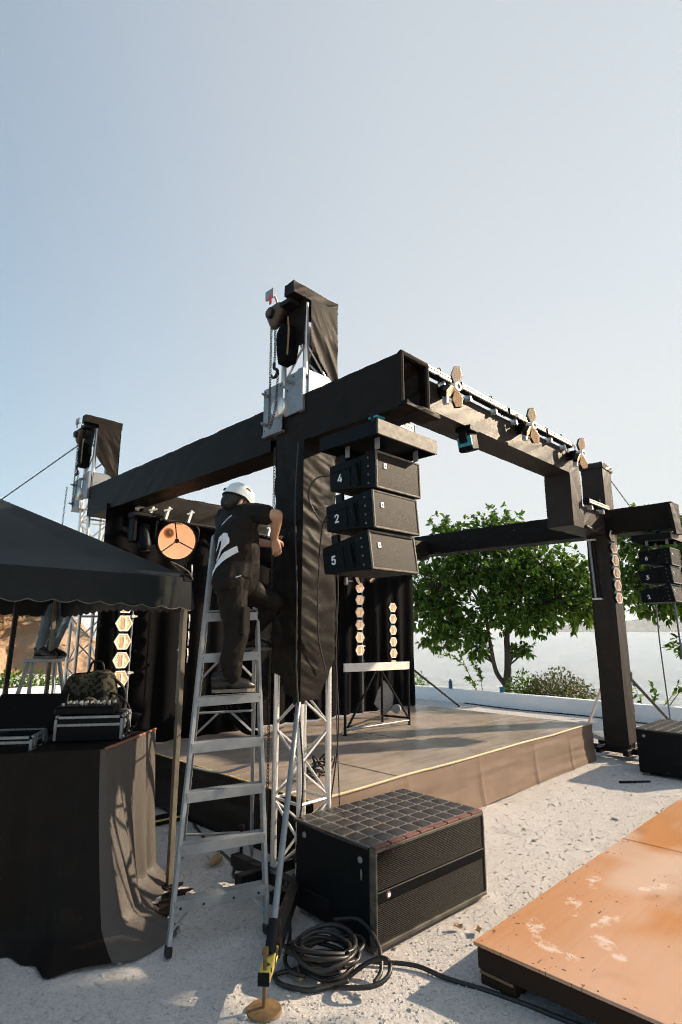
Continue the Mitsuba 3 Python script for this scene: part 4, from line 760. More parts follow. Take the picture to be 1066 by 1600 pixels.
def subwoofer(label, x0, x1, y0, y1, h, rot, cover, dent=0.):
    k = thing('subwoofer', label, 'speaker', 'large floor subwoofers'); c = V((x0 + x1) / 2, (y0 + y1) / 2, 0); ca, sa = math.cos(rot), math.sin(rot)
    def place(m): v = np.array(m.vertices) - c; m.vertices = np.stack([v[:, 0] * ca - v[:, 1] * sa, v[:, 0] * sa + v[:, 1] * ca, v[:, 2]], -1) + c; return m
    P_ = lambda n, m, b, **kw: part(k, n, place(m), b, **kw)
    P_('body', bx(x0, x1, y0 + .05, y1, .035, h - .012, .012), BOXP)
    P_('front_baffle', bx(x0 + .02, x1 - .02, y0 + .03, y0 + .049, .05, h - .03, .002), BLACKP)
    W = .016
    P_('front_frame', cat(bx(x0, x1, y0 + .002, y0 + .06, h - .035, h - .013, .004), bx(x0, x1, y0 + .002, y0 + .06, .035, .060, .004), bx(x0, x0 + W, y0 + .002, y0 + .06, .061, h - .036, .004), bx(x1 - W, x1, y0 + .002, y0 + .06, .061, h - .036, .004)), DUSTY)
    zs = [z for z in np.arange(.072, h - .04, .0105) if not h * .47 < z < h * .58]
    P_('grille_wire', cat([tube([(x0 + W, y0 + .012, z), (x1 - W, y0 + .012, z)], .0030, 4, False) for z in zs] ), mat('grille_wire', (.004, .0033, .0028), .55, spec=.07) if 'mat_grille_wire' not in scene else 'mat_grille_wire', kind='stuff')
    P_('centre_band', bx(x0 + W, x1 - W, y0 + .004, y0 + .028, h * .475, h * .575, .004), BLACKP)
    P_('badge', lathe([(.001, .004), (.020, .003), (.022, 0)], V(x0 + .11, y0 + .004, h * .525), (0, -1, 0), 20), MAROON); P_('badge_mark', bx(x0 + .098, x0 + .122, y0 - .003, y0 - .0005, h * .525 - .010, h * .525 + .010, .001), WHITE)
    P_('runner', cat(bx(x0 + .02, x1 - .02, y0 + .04, y0 + .12, .0, .036, .004), bx(x0 + .02, x1 - .02, y1 - .12, y1 - .03, .0, .036, .004)), WORN)
    for z, y in ((h - .10, y0 + .14), (h - .09, y1 - .10)): P_('corner_stud', lathe([(.001, .006), (.018, .005), (.021, 0)], V(x0, y, z), (-1, 0, 0), 14), GALV)
    P_('tag', bx(x0 - .006, x0 - .001, y0 + .12, y0 + .135, h - .21, h - .15, .001), WORN)
    rg = np.random.default_rng(3); xa, ya = np.linspace(x0 - .006, x1 + .004, 10), np.linspace(y0 + .055, y1 + .008, 7)
    P_('quilt_backing', bx(x0 - .010, x1 + .008, y0 + .052, y1 + .012, h - .011, h - .002, .003), THREAD)
    pad = lambda i, j: None
    for i in range(9):
        for j in range(6):
            a = np.linspace(0, 1, 6); U, Vv = np.meshgrid(a, a, indexing='ij'); gx_, gy_ = xa[i] + .002 + (xa[i + 1] - xa[i] - .004) * U, ya[j] + .002 + (ya[j + 1] - ya[j] - .004) * Vv
            puff = (np.clip(4 * U * (1 - U), 0, 1) * np.clip(4 * Vv * (1 - Vv), 0, 1)) ** .45; q = np.stack([gx_ * 11, gy_ * 11, 0 * gx_ + i * 3 + j], -1)
            z = h - .003 + puff * (.010 + .010 * (meshkit.fbm(q * 1.2, 2, 4) - .5)) + .006 * puff * (meshkit.noise(q * 2.2, 8) - .5); P_('quilt_pad', grid(np.stack([gx_, gy_, z], -1)), cover, smooth=True)
    for i in range(8): a = x0 + (x1 - x0) * (i + .04) / 8; P_('strap', bx(a, a + (x1 - x0) / 8 * .92, y0 + .006, y0 + .05, h - .012, h - .001 + .003 * (i % 2), .004), MAROON)
    P_('cover_hem', tube(curve([(x0 - .010, y1, h - .012), (x0 - .014, (y0 + y1) / 2, h - .020), (x0 - .010, y0 + .06, h - .016)], 8), .008, 6), QUILT, smooth=True)
    return k
subwoofer('large black subwoofer with quilted top and dusty ribbed grille in front of the stage', 2.885, 4.03, 2.535, 3.335, .60, -.05, QUILT)
subwoofer('dark quilt topped subwoofer at the right edge beside the right tower', 8.74, 9.88, 2.16, 3.00, .60, .0, QUILT)

# ------------------------------------------------------------------ plywood floor panels at the right
pl = thing('plywood_platform', 'low platform of orange varnished plywood sheets with dusty footprints at lower right', 'platform')
PZ = .215
for i, (x0, x1) in enumerate(((3.06, 5.33), (5.338, 7.7))):
    for j, (y0, y1) in enumerate(((.80, 2.02), (-.43, .794), (-1.66, -.436))):
        part(pl, 'sheet', bx(x0, x1, y0, y1, PZ - .018, PZ + .0015 * ((i + j) % 2), .002), PLY)
part(pl, 'screw_head', cat([lathe([(.001, .0012), (.0045, .001), (.005, 0)], V(x, y, PZ + .0005), (0, 0, 1), 7) for x in np.arange(3.10, 7.6, .36) for y in (1.99, .83, .76)] + [lathe([(.001, .0012), (.0045, .001), (.005, 0)], V(x, y, PZ + .0005), (0, 0, 1), 7) for y in np.arange(-.3, 2.0, .33) for x in (3.09, 5.30, 5.37)]), STEEL, kind='stuff')
part(pl, 'fascia', bx(3.075, 3.10, -1.6, 2.005, .085, PZ - .019, .003), PLYEDGE); part(pl, 'fascia', bx(3.101, 7.6, 1.985, 2.006, .085, PZ - .019, .003), PLYEDGE)
for y in (1.93, .75, -.45): part(pl, 'foot', bx(3.09, 3.20, y - .14, y + .07, .0, .084, .004), PLYEDGE)
for x in (4.3, 5.3, 6.4): part(pl, 'foot', bx(x, x + .1, 1.86, 1.975, .0, .084, .004), PLYEDGE)
part(pl, 'edge_strip', bx(3.082, 3.0895, 1.80, 2.0, .06, .075, .002), RUST)

# ------------------------------------------------------------------ tent, booth and the gear on it
tn = thing('canopy_tent', 'black pop up canopy tent with scalloped valance at the left', 'tent')
TX0, TX1, TYA, TYB, TZ = -.55, 2.52, 4.32, 7.35, 2.345
pk = V((TX0 + TX1) / 2, (TYA + TYB) / 2, 3.22)
def roof_face(a, b, seed):
    n, m = 48, 34; P = np.zeros((n, m, 3)); nn = unit(np.cross(b - a, pk - a)); nn = nn if nn[2] > 0 else -nn
    for i, t in enumerate(np.linspace(0, 1, n)):
        for j, h in enumerate(np.linspace(0, 1, m)):
            q = (a * (1 - t) + b * t) * (1 - h) + pk * h; edge = min(1, 6 * min(t, 1 - t)) * min(1, 5 * h) * (1 - h)
            P[i, j] = q - V(0, 0, .05) * edge + nn * (wrinkle(q[None], .022, seed, pk - (a + b) / 2 + (b - a) * .35, 2.6)[0] * edge)
    return grid(P)
cs = [V(TX0, TYA, TZ), V(TX1, TYA, TZ), V(TX1, TYB, TZ), V(TX0, TYB, TZ)]
for i in range(4): part(tn, 'roof_panel', roof_face(cs[i], cs[(i + 1) % 4], 3 + i), TENTC, True)
def valance(a, b, seed, n=180):
    out = unit(np.cross(b - a, (0, 0, 1))); P = np.zeros((n, 9, 3)); L = np.linalg.norm(b - a)
    for i, t in enumerate(np.linspace(0, 1, n)):
        q = a * (1 - t) + b * t; drop = .235 + .022 * abs(math.sin(t * L * math.pi / .165)) + .02 * math.sin(t * 7 + seed)
        for j, h in enumerate(np.linspace(0, 1, 9)): P[i, j] = q + V(0, 0, -drop * h) + out * (.012 + h * (.02 + .05 * (meshkit.fbm(V(t * L * 2.3, h, seed)[None], 3, seed)[0] - .5)))
    return P
for i in range(4):
    Pv = valance(cs[i], cs[(i + 1) % 4], i); vl = part(tn, 'valance', grid(Pv), TENTC, True); part(vl, 'hem', tube(Pv[:, -1] + V(0, 0, -.003), .0035, 4), WORN if i == 0 else TENTC, True)
for i, (x, y) in enumerate(((2.485, 4.335), (2.46, 7.3), (TX0 + .05, 7.3), (TX0 + .05, TYA + .05))): 
    lg = part(tn, 'leg', bar((x, y, .02), (x, y, TZ + .02), .042, .042, (1, 0, 0), .004), mat('tent_leg', vary((.05, .045, .035), (.17, .15, .11), 9), .5, spec=.4) if 'mat_tent_leg' not in scene else 'mat_tent_leg'); part(lg, 'foot', bx(x - .06, x + .06, y - .06, y + .06, .003, .02, .003), STEEL)
part(tn, 'leg', bar((1.67, 6.09, .02), (1.705, 6.07, 2.4), .04, .04, (1, 0, 0)), STEEL)
part(tn, 'corner_fitting', bx(2.44, 2.53, 4.30, 4.38, TZ - .04, TZ + .03, .01), STEEL)
part(tn, 'corner_tie', cat(tube(curve([(2.40, 4.30, 2.40), (2.30, 4.27, 2.46), (2.46, 4.28, 2.40), (2.53, 4.30, 2.33)], 6), .006, 5)), WORN, True)

bt = thing('control_booth', 'waist high table under a black draped cloth at lower left', 'table')
def booth():
    near, far, left, back = V(1.775, 4.03, 1.12), V(2.40, 4.54, 1.12), V(.10, 5.10, 1.10), V(1.45, 5.75, 1.1)
    path = [left, near, far, back]; seg = [60, 50, 30]; outs, pts = [], []
    for i in range(3):
        a, b = path[i], path[i + 1]; o = unit(np.cross(b - a, (0, 0, 1)))
        for t in np.linspace(0, 1, seg[i], endpoint=i == 2): pts.append(a * (1 - t) + b * t); outs.append(o)
    pts, outs = np.array(pts), np.array(outs)
    k = np.ones(7) / 7
    for c in range(3): outs[:, c] = np.convolve(np.pad(outs[:, c], 3, 'edge'), k, 'valid')
    return pts, outs
bp, bo = booth()
P = np.zeros((len(bp), 34, 3)); L = np.concatenate([[0], np.cumsum(np.linalg.norm(np.diff(bp, axis=0), axis=1))]); corner = L[60]
for i in range(len(bp)):
    for j, h in enumerate(np.linspace(0, 1, 34)):
        d = L[i]; near_c = math.exp(-((d - corner) / .30) ** 2); fl = .05 + .27 * near_c + .05 * meshkit.noise(V(d * 2, 0, 3)[None])[0]
        right = 1 / (1 + math.exp(-(d - corner) * 25))
        pleat = (.018 * math.sin(d * 34 + 4 * meshkit.noise(V(d * 3, 1, 1)[None])[0]) + .03 * (meshkit.fbm(V(d * 7, h * .5, 2)[None], 3, 5)[0] - .5)) * (.25 + h) * (1 + .5 * right)
        z = bp[i, 2] * (1 - h) + .004 * h; z -= .012 * math.exp(-((h - .22) / .02) ** 2) * right
        puddle = max(0, h - .90) * 2.2 * (.4 + near_c + right * .7)
        P[i, j] = V(bp[i, 0], bp[i, 1], max(z, .006 + .03 * puddle * (1 + math.sin(d * 40)))) + bo[i] * (fl * h ** 1.5 + pleat + puddle * .55)
part(bt, 'cloth_front', grid(P[:60]), CLOTH, True); part(bt, 'cloth_side', grid(P[59:111]), BOOTH_LIT, True, label='side of the black cloth, coloured lighter as sunlit, with tower shadows'); part(bt, 'cloth_back', grid(P[110:]), CLOTH, True)
tp = np.array([V(.10, 5.10, 1.10), V(1.775, 4.03, 1.12), V(2.40, 4.54, 1.12), V(1.45, 5.75, 1.1)])
part(bt, 'top', grid(np.array([[(tp[0] * (1 - t) + tp[1] * t) * (1 - h) + (tp[3] * (1 - t) + tp[2] * t) * h - V(0, 0, .012) for h in np.linspace(0, 1, 12)] for t in np.linspace(0, 1, 14)])), CLOTH, True)
part(bt, 'top_edge', tube(curve([tp[1] + [0, 0, .003], (tp[1] + tp[2]) / 2 + [0, 0, .0], tp[2] + [0, 0, .004]], 12), .010, 6), mat('brown_hem', (.20, .09, .05), .7), True)
part(bt, 'cloth_tail', grid(np.array([[V(2.02 + .50 * t + .05 * math.sin(h * 9), 3.90 + .42 * t - .20 * (1 - h) + .03 * math.sin(t * 23), .014 + .030 * abs(math.sin(t * 11 + h * 3)) * (1 - t * .5)) for h in np.linspace(0, 1, 14)] for t in np.linspace(0, 1, 40)])), CLOTH, True)
for i, (x, y) in enumerate(((2.33, 4.62), (1.50, 5.5), (.45, 5.1), (1.72, 4.2))): part(bt, 'leg', bar((x, y, .01), (x, y, 1.08), .04, .04, (1, 0, 0)), STEEL)

def case(label, c, ang, w, d, h, open_=False):
    k = thing('flight_case', label, 'flight case'); ca, sa = math.cos(ang), math.sin(ang); ax, ay, az = V(ca, sa, 0), V(-sa, ca, 0), V(0, 0, 1); c = V(*c) + V(0, 0, h / 2)
    part(k, 'body', obox(c, ax, ay, az, (w / 2, d / 2, h / 2), .006), BLACKP)
    for sx in (-1, 1):
        for sy in (-1, 1): part(k, 'edge_rail', obox(c + ax * sx * w / 2 + ay * sy * d / 2, ax, ay, az, (.010, .010, h / 2 - .012), .003), GALV)
        part(k, 'edge_rail', obox(c + ax * sx * w / 2 + az * (h / 2), ax, ay, az, (.010, d / 2 - .016, .010), .003), GALV); part(k, 'edge_rail', obox(c + ax * sx * w / 2 - az * (h / 2 - .01), ax, ay, az, (.010, d / 2 - .016, .010), .003), GALV)
    for sy in (-1, 1): part(k, 'edge_rail', obox(c + ay * sy * d / 2 + az * h / 2, ax, ay, az, (w / 2 - .016, .010, .010), .003), GALV)
    part(k, 'lid_seam', obox(c + az * h * .18, ax, ay, az, (w / 2 + .004, d / 2 + .004, .010), .002), GALV)
    for sy in (-.3, .3): part(k, 'latch', obox(c + ax * (w / 2 + .006) + ay * sy * d + az * h * .16, ax, ay, az, (.006, .03, .035), .003), GALV)
    part(k, 'handle', tube(curve([c + ax * (w / 2 + .01) - ay * .06 - az * .02, c + ax * (w / 2 + .04) - ay * .05 - az * .05, c + ax * (w / 2 + .04) + ay * .05 - az * .05, c + ax * (w / 2 + .01) + ay * .06 - az * .02], 5), .009, 6), STEEL, True)
    return k
case('black flight case with aluminium edges on the booth near its front corner', (1.93, 4.62, 1.108), -.60, .46, .36, .17)
k = thing('mixing_console', 'dark mixing console lying on top of the flight case on the booth', 'mixer')
cc = V(1.90, 4.66, 1.285); ax, ay, az = unit(V(.80, -.60, 0)), unit(V(.60, .80, .0)), V(0, 0, 1)
part(k, 'body', obox(cc + az * .03, ax, ay, az, (.21, .15, .028), .008), BLACKP); part(k, 'panel', obox(cc + az * .062, ax, ay, az, (.195, .135, .004), .002), STEEL)
part(k, 'fader_knob', cat([obox(cc + ax * (-.17 + .042 * i) + ay * (-.09 + .03 * ((i * 7) % 4)) + az * .074, ax, ay, az, (.008, .012, .008), .002) for i in range(9)]), GALV, kind='stuff'); part(k, 'dial', cat([lathe([(.001, .016), (.007, .015), (.008, 0)], cc + ax * (-.17 + .042 * i) + ay * (.03 + .035 * j) + az * .066, (0, 0, 1), 8) for i in range(9) for j in range(3)]), GALV, kind='stuff')
k = thing('camo_bag', 'dark camouflage backpack standing on the booth behind the flight case', 'bag')
o = V(2.02, 5.02, 1.115)
part(k, 'body', skeleton([[(o + V(-.10, .10, .12), .13), (o + V(.12, -.06, .12), .13), (o + V(.10, -.05, .36), .11), (o + V(-.06, .07, .34), .10)]], .03, 6, lambda p: .012 * (meshkit.fbm(p * 11, 3, 4) - .5) * 2), CAMO, True)
part(k, 'pocket', skeleton([[(o + V(-.10, -.04, .10), .075), (o + V(.06, -.15, .10), .075), (o + V(-.02, -.1, .2), .07)]], .03, 5, lambda p: .008 * (meshkit.fbm(p * 14, 3, 6) - .5) * 2), CAMO, True)
part(k, 'strap', tube(curve([o + V(.14, -.12, .42), o + V(.24, -.16, .30), o + V(.24, -.15, .12), o + V(.2, -.1, .02)], 8), .014, 6), STEEL, True); part(k, 'haul_loop', tube(curve([o + V(.0, .02, .45), o + V(.02, 0, .53), o + V(.08, -.04, .53), o + V(.1, -.06, .46)], 6), .010, 6), STEEL, True)
case('second low flight case at the left edge of the booth', (1.36, 4.72, 1.085), -.60, .42, .34, .10)
k = thing('laptop_stand', 'thin dark panel leaning behind the cases on the booth', 'screen')
o = V(1.62, 5.1, 1.1); part(k, 'panel', obox(o + V(0, 0, .17), unit(V(.8, -.6, 0)), unit(V(.57, .76, -.3)), unit(V(.24, .32, .95)), (.26, .012, .15), .01), BLACKP); part(k, 'foot', obox(o + V(.02, .02, .01), unit(V(.8, -.6, 0)), unit(V(.6, .8, 0)), V(0, 0, 1), (.14, .10, .009), .003), STEEL); part(k, 'arm', bar(o + V(.03, .05, .02), o + V(.02, .03, .17), .05, .015), STEEL)
k = thing('work_lamp', 'folded dark clip lamp arm rising from the right end of the booth', 'lamp')
o = V(2.22, 4.78, 1.115); part(k, 'arm', tube(curve([o, o + V(.05, -.02, .16), o + V(-.05, .05, .28), o + V(-.14, .12, .27)], 8), .008, 6), STEEL, True); part(k, 'shade', lathe([(.03, 0), (.055, .05), (.06, .09)], o + V(.04, -.03, .10), (.7, -.5, -.4), 14), BLACKP, 40); part(k, 'base', disc(o, (0, 0, 1), .06, .015), STEEL, 40)
k = thing('table_cable', 'loose black cable hanging over the edge of the flight case on the booth', 'cable')
part(k, 'cord', cat(tube(curve([(2.06, 4.44, 1.31), (2.10, 4.38, 1.22), (2.06, 4.36, 1.13), (2.16, 4.46, 1.125), (2.22, 4.6, 1.13)], 10), .0055, 6)), CABLE, True)
k = thing('chair', 'dark plastic chair standing on the ground between the legs of the far stepladder', 'chair')
o = V(2.35, 7.9, 0)
part(k, 'seat', obox(o + V(0, 0, .75), unit(V(.8, -.6, 0)), unit(V(.6, .8, 0)), V(0, 0, 1), (.19, .19, .02), .015), BLACKP); part(k, 'backrest', obox(o + V(-.10, -.12, .98), unit(V(.8, -.6, 0)), unit(V(.58, .78, .2)), unit(V(-.12, -.16, .98)), (.19, .02, .17), .015), BLACKP)
for sx in (-1, 1):
    for sy in (-1, 1): q = o + unit(V(.8, -.6, 0)) * .17 * sx + unit(V(.6, .8, 0)) * .17 * sy; part(k, 'leg', tube([q + V(0, 0, .74), q + (q - o) * .25 + V(0, 0, .01)], .012, 7), STEEL, True)
k = thing('microphone_stand', 'thin dark stand rising behind the booth at the far left edge', 'stand')
o = V(1.52, 5.95, 0); part(k, 'rod', tube([o + V(0, 0, .03), o + V(.01, -.01, 1.35)], .009, 8), STEEL, True); part(k, 'knob', lathe([(.018, 0), (.022, .03), (.018, .06)], o + V(.01, -.01, 1.12), (0, 0, 1), 10), STEEL, 40)
for i in range(3): a = i * 2.1 + .3; part(k, 'foot', tube([o + V(0, 0, .12), o + V(.28 * math.cos(a), .28 * math.sin(a), .012)], .008, 6), STEEL, True)
k = thing('edge_board', 'yellow edged black board lying on the sand beside the stage', 'board')
part(k, 'board', bar((2.75, 5.80, .03), (3.36, 5.74, .03), .16, .05), STEEL); part(k, 'stripe', bar((2.75, 5.713, .047), (3.36, 5.653, .047), .012, .018), YELLOW)

# ------------------------------------------------------------------ the ladders
def ladder_rail(k, p, q, w, d, side, nm='rail'): part(k, nm, bar(p, q, d, w, side, .003), LADDER)
ld = thing('stepladder', 'tall aluminium stepladder with a worker standing on it', 'ladder')
FL, FR, TL_, TR_ = V(2.0, 3.46, .0), V(2.585, 3.257, 0), V(2.434, 3.86, 2.64), V(2.752, 3.752, 2.66)
BL, BR = V(2.835, 4.76, 0), V(3.29, 4.385, 0)
acr = unit(FR - FL)
for a, b in ((FL, TL_), (FR, TR_)):
    ladder_rail(ld, a + (b - a) * .012, b, .024, .062, acr); part(ld, 'foot', bar(a + V(0, 0, .004), a + (b - a) * .022, .080, .036, acr, .006), RUBBER)
for i in range(8):
    z = (.275 + .292 * i) / 2.64; a, b = FL + (TL_ - FL) * z, FR + (TR_ - FR) * z; dn = V(0, 0, 1); m_ = (a + b) / 2 - V(0, 0, .0 if i not in (0, 1) else .012)
    back = unit(np.cross(dn, acr)); w2 = .038
    part(ld, 'step', cat(bar(a + V(0, 0, .004), b + V(0, 0, .004), .085, .006, dn, .002), bar(a - back * .040 - V(0, 0, .026), b - back * .040 - V(0, 0, .026), .005, .058, dn, .002), bar(a + back * .040 - V(0, 0, .020), b + back * .040 - V(0, 0, .020), .005, .044, dn, .002)), LADDER)
    for q, sg in ((a, 1), (b, -1)): part(ld, 'rivet', lathe([(.001, .005), (.008, .004), (.009, 0)], q - back * .040 + acr * .010 * sg - V(0, 0, .02), -back, 8), GALV, 40)
for f in (.06, .30, .62, .90):
    q = FL + (FR - FL) * f; part(ld, 'rivet', lathe([(.001, .005), (.007, .004), (.008, 0)], FL + (TL_ - FL) * .104 + (FR + (TR_ - FR) * .104 - FL - (TL_ - FL) * .104) * f - unit(np.cross(V(0, 0, 1), acr)) * .0435 - V(0, 0, .03), -unit(np.cross(V(0, 0, 1), acr)), 8), STEEL, 40)
for a, t, sg in ((FL, TL_, 1), (FR, TR_, -1)): q = a + (t - a) * .104; part(ld, 'step_brace', bar(q + acr * .13 * sg - V(0, 0, .03), a + (t - a) * .05 + acr * .012 * sg, .018, .005, V(0, 1, 0), .001), LADDER)
for a, b in ((BL, TL_ + V(.05, .06, -.06)), (BR, TR_ + V(.05, .05, -.06))): ladder_rail(ld, a, b, .022, .045, acr, 'rear_rail')
for z in (.08, .30, .47, .64, .78):
    a, b = BL + (TL_ - BL) * z, BR + (TR_ - BR) * z; bow = .05 if z in (.30,) else 0
    part(ld, 'rear_brace', tube(curve([a, (a + b) / 2 - V(0, 0, bow), b], 6), .011, 6), LADDER, True)
for z, w in ((.64, .1), (.47, .1)):
    a, b = BL + (TL_ - BL) * z, BR + (TR_ - BR) * z
    for p, s1 in ((a, b - a), (b, a - b)): part(ld, 'corner_strut', bar(p + s1 * .40, p - V(0, 0, .16) + s1 * .02, .02, .004, V(0, 1, 0), .001), LADDER)
part(ld, 'top_cap', bar(TL_ + V(.03, .04, .0), TR_ + V(.03, .04, .0), .13, .05, V(0, 0, 1), .008), LADDER)
for a, b, sg in ((FL, BL, 1), (FR, BR, -1)): p, q = a + ((TL_ if sg > 0 else TR_) - a) * .52, b + ((TL_ if sg > 0 else TR_) - b) * .52; part(ld, 'spreader', bar(p, q, .022, .005, V(0, 0, 1), .001), LADDER)

l2 = thing('stepladder', 'far aluminium stepladder with a second pair of legs standing on it', 'ladder')
tc_ = V(2.44, 7.42, 1.57)
u1, u2 = unit(V(.8, -.6, 0)), unit(V(.6, .8, 0))
part(l2, 'top_plate', obox(tc_, u1, u2, V(0, 0, 1), (.20, .12, .022), .008), LADDER)
lg = []
for sx in (-1, 1):
    for sy in (-1, 1):
        a = tc_ + u1 * .15 * sx + u2 * .07 * sy - V(0, 0, .02); b = tc_ + u1 * .33 * sx + u2 * .50 * sy; b[2] = .01; lg.append((a, b)); part(l2, 'rail', bar(a, b, .055, .03, u1, .003), LADDER)
for z in (.26, .44, .62, .8):
    a0, b0 = lg[0]; a1, b1 = lg[2]; part(l2, 'step', bar(a0 + (b0 - a0) * z, a1 + (b1 - a1) * z, .08, .03, V(0, 0, 1), .004), LADDER)
a0, b0 = lg[1]; a1, b1 = lg[3]; part(l2, 'rear_brace', bar(a0 + (b0 - a0) * .33, a1 + (b1 - a1) * .33, .03, .02, V(0, 0, 1), .003), LADDER)
for (a, b), (c, d) in ((lg[0], lg[1]), (lg[2], lg[3])): part(l2, 'spreader', bar(a + (b - a) * .36, c + (d - c) * .36, .02, .006, V(0, 0, 1), .001), LADDER)

# ------------------------------------------------------------------ people
def foot_mesh(heel, toe, up, r, big=1.0):
    h, t = np.asarray(heel, float), np.asarray(toe, float); d = t - h; u = np.asarray(up, float)
    return [[(h + u * .035, r * 1.0), (h + u * .085 + d * .12, r * 1.02), (h + d * .45 + u * .055, r * .95)], [(h + d * .45 + u * .055, r * .95), (h + d * .45 + u * .03, r), (t - d * .18 + u * .022, r * .98)], [(t - d * .18 + u * .022, r * .98), (t - d * .02 + u * .018, r * .62)]]
def hand(wrist, palm_dir, palm_n, size, curl, thumb_side):
    """Bones of a hand: a palm, four unequal curled fingers, a thumb from the side of the palm."""
    w, d, n = V(*wrist), unit(palm_dir), unit(palm_n); s = unit(np.cross(d, n)) * thumb_side; d = unit(np.cross(n, s)) * thumb_side; d = d if d @ unit(palm_dir) > 0 else -d
    k = size; bones = [[(w, .026 * k), (w + d * .03 * k + s * .014 * k, .022 * k), (w + d * .03 * k - s * .014 * k, .021 * k)], [(w + d * .03 * k + s * .016 * k, .020 * k), (w + d * .085 * k + s * .026 * k, .014 * k), (w + d * .08 * k - s * .028 * k, .0125 * k), (w + d * .03 * k - s * .016 * k, .019 * k)]]
    for i, (off, L) in enumerate(((.028, .92), (.010, 1.0), (-.010, .95), (-.028, .76))):
        p = w + d * .085 * k + s * off * k; ang = 0
        for j, seg in enumerate((.042, .028, .021)):
            ang += curl[i] * (.75 if j == 0 else 1.0); q = p + (d * math.cos(ang) + n * math.sin(ang)) * seg * L * k; bones.append([(p, (.0096 - .0011 * j) * k), (q, (.0088 - .0011 * j) * k)]); p = q
    p = w + d * .028 * k + s * .026 * k
    for q, r0, r1 in ((p + (d * .55 + s * .7 + n * .25) * .042 * k, .013, .0105), (p + (d * .55 + s * .7 + n * .25) * .042 * k + (d * .8 + s * .25 + n * .45) * .032 * k, .0105, .0085)):
        bones.append([(p, r0 * k), (q, r1 * k)]); p = q
    return bones
def folds(p, amp, seed, d, f): return wrinkle(p, amp, seed, d, f)

# the worker on the near ladder: back to the viewer's left, head bent, right elbow out, left knee raised
J = dict(hip_r=V(2.400, 3.535, 2.255), hip_l=V(2.545, 3.640, 2.262), knee_r=V(2.445, 3.52, 1.87), ankle_r=V(2.425, 3.545, 1.575), knee_l=V(2.815, 3.555, 2.125), ankle_l=V(2.705, 3.735, 1.86),
         waist=V(2.450, 3.575, 2.40), chest=V(2.450, 3.572, 2.635), sh_r=V(2.465, 3.435, 2.765), sh_l=V(2.470, 3.745, 2.785), neck=V(2.455, 3.600, 2.800), head=V(2.462, 3.600, 2.862), elbow_r=V(2.560, 3.225, 2.735), wrist_r=V(2.690, 3.415, 2.60), elbow_l=V(2.70, 3.78, 2.62), wrist_l=V(2.86, 3.66, 2.60))
face_d = unit(V(.87, -.05, -.48)); back_d = unit(V(-.80, .22, .0))
k = thing('person', 'worker on the tall stepladder in white helmet, black printed t-shirt and dark cargo trousers', 'person')
hd = J['head']; fu = unit(np.cross(np.cross(face_d, (0, 0, 1)), face_d)); fs = unit(np.cross(face_d, fu))
body = [[(J['hip_r'], .10), (J['hip_l'], .10), (J['waist'], .125)], [(J['waist'], .125), (J['chest'] + V(0, -.06, 0), .125), (J['chest'] + V(0, .06, 0), .125)], [(J['chest'] + V(0, -.06, 0), .12), (J['chest'] + V(0, .06, 0), .12), (J['sh_r'], .065), (J['sh_l'], .065)], [(J['sh_r'], .06), (J['neck'], .06), (J['sh_l'], .06)], [(J['neck'] - V(0, 0, .03), .062), (hd - fu * .05, .055)],
        [(hd - face_d * .02 + fu * .03, .092), (hd + face_d * .015 + fu * .02, .085), (hd + face_d * .03 - fu * .06, .05)], [(hd + face_d * .03 - fu * .06, .048), (hd + face_d * .055 - fu * .085, .03)],
        [(hd + face_d * .085 + fu * .005, .010), (hd + face_d * .115 - fu * .03, .012), (hd + face_d * .09 - fu * .035, .016)], [(hd + face_d * .085 - fu * .062 + fs * .02, .009), (hd + face_d * .085 - fu * .062 - fs * .02, .009), (hd + face_d * .092 - fu * .06, .010)],
        *[[(hd + fs * .086 * q - face_d * .01 - fu * .0, .018), (hd + fs * .094 * q - face_d * .02 - fu * .03, .011)] for q in (-1, 1)],
        [(J['hip_r'], .10), (J['knee_r'], .068)], [(J['knee_r'], .066), (J['knee_r'] * .6 + J['ankle_r'] * .4 - face_d * .01, .062), (J['ankle_r'], .042)], [(J['hip_l'], .10), (J['knee_l'], .068)], [(J['knee_l'], .066), (J['ankle_l'], .045)],
        [(J['sh_r'], .062), (J['elbow_r'], .043)], [(J['elbow_r'], .043), (J['elbow_r'] * .65 + J['wrist_r'] * .35, .044), (J['wrist_r'], .028)], [(J['sh_l'], .062), (J['elbow_l'], .043)], [(J['elbow_l'], .043), (J['wrist_l'], .028)]]
body += hand(J['wrist_r'], J['wrist_r'] - J['elbow_r'] + V(.05, 0, -.12), V(.3, .8, .2), 1.0, (.55, .5, .5, .6), 1) + hand(J['wrist_l'], J['wrist_l'] - J['elbow_l'], V(.2, -.6, -.5), 1.0, (.5, .5, .55, .6), -1)
part(k, 'body', skeleton(body, .011, 5, seg=16), SKIN, True)
part(k, 'hair', skeleton([[(hd - face_d * .035 + fu * .03, .094), (hd - face_d * .06 - fu * .03, .066)], [(hd - face_d * .01 + fu * .055, .088)]], .02, 3), HAIR, True)
eye = cat([lathe([(.001, .009), (.009, .005), (.012, 0)], hd + face_d * .083 + fs * .031 * q + fu * .012, face_d, 10) for q in (-1, 1)]); part(k, 'eye', eye, HAIR, True, kind='stuff')
dome = []
for r, z, fw in ((.106, .0, 0), (.109, .026, 0), (.104, .058, 0), (.086, .088, 0), (.054, .106, 0), (.001, .113, 0)): dome.append((r, z))
hm = lathe(dome, V(0, 0, 0), (0, 0, 1), 36); v = np.array(hm.vertices); lo = v[:, 2] < .02
fr = v @ V(1, 0, 0); v[:, 0] *= 1.14; v[lo, 2] -= .035 * np.clip(-v[lo, 0] / .12, 0, 1) + .010; hh = hd + fu * .045 - face_d * .008
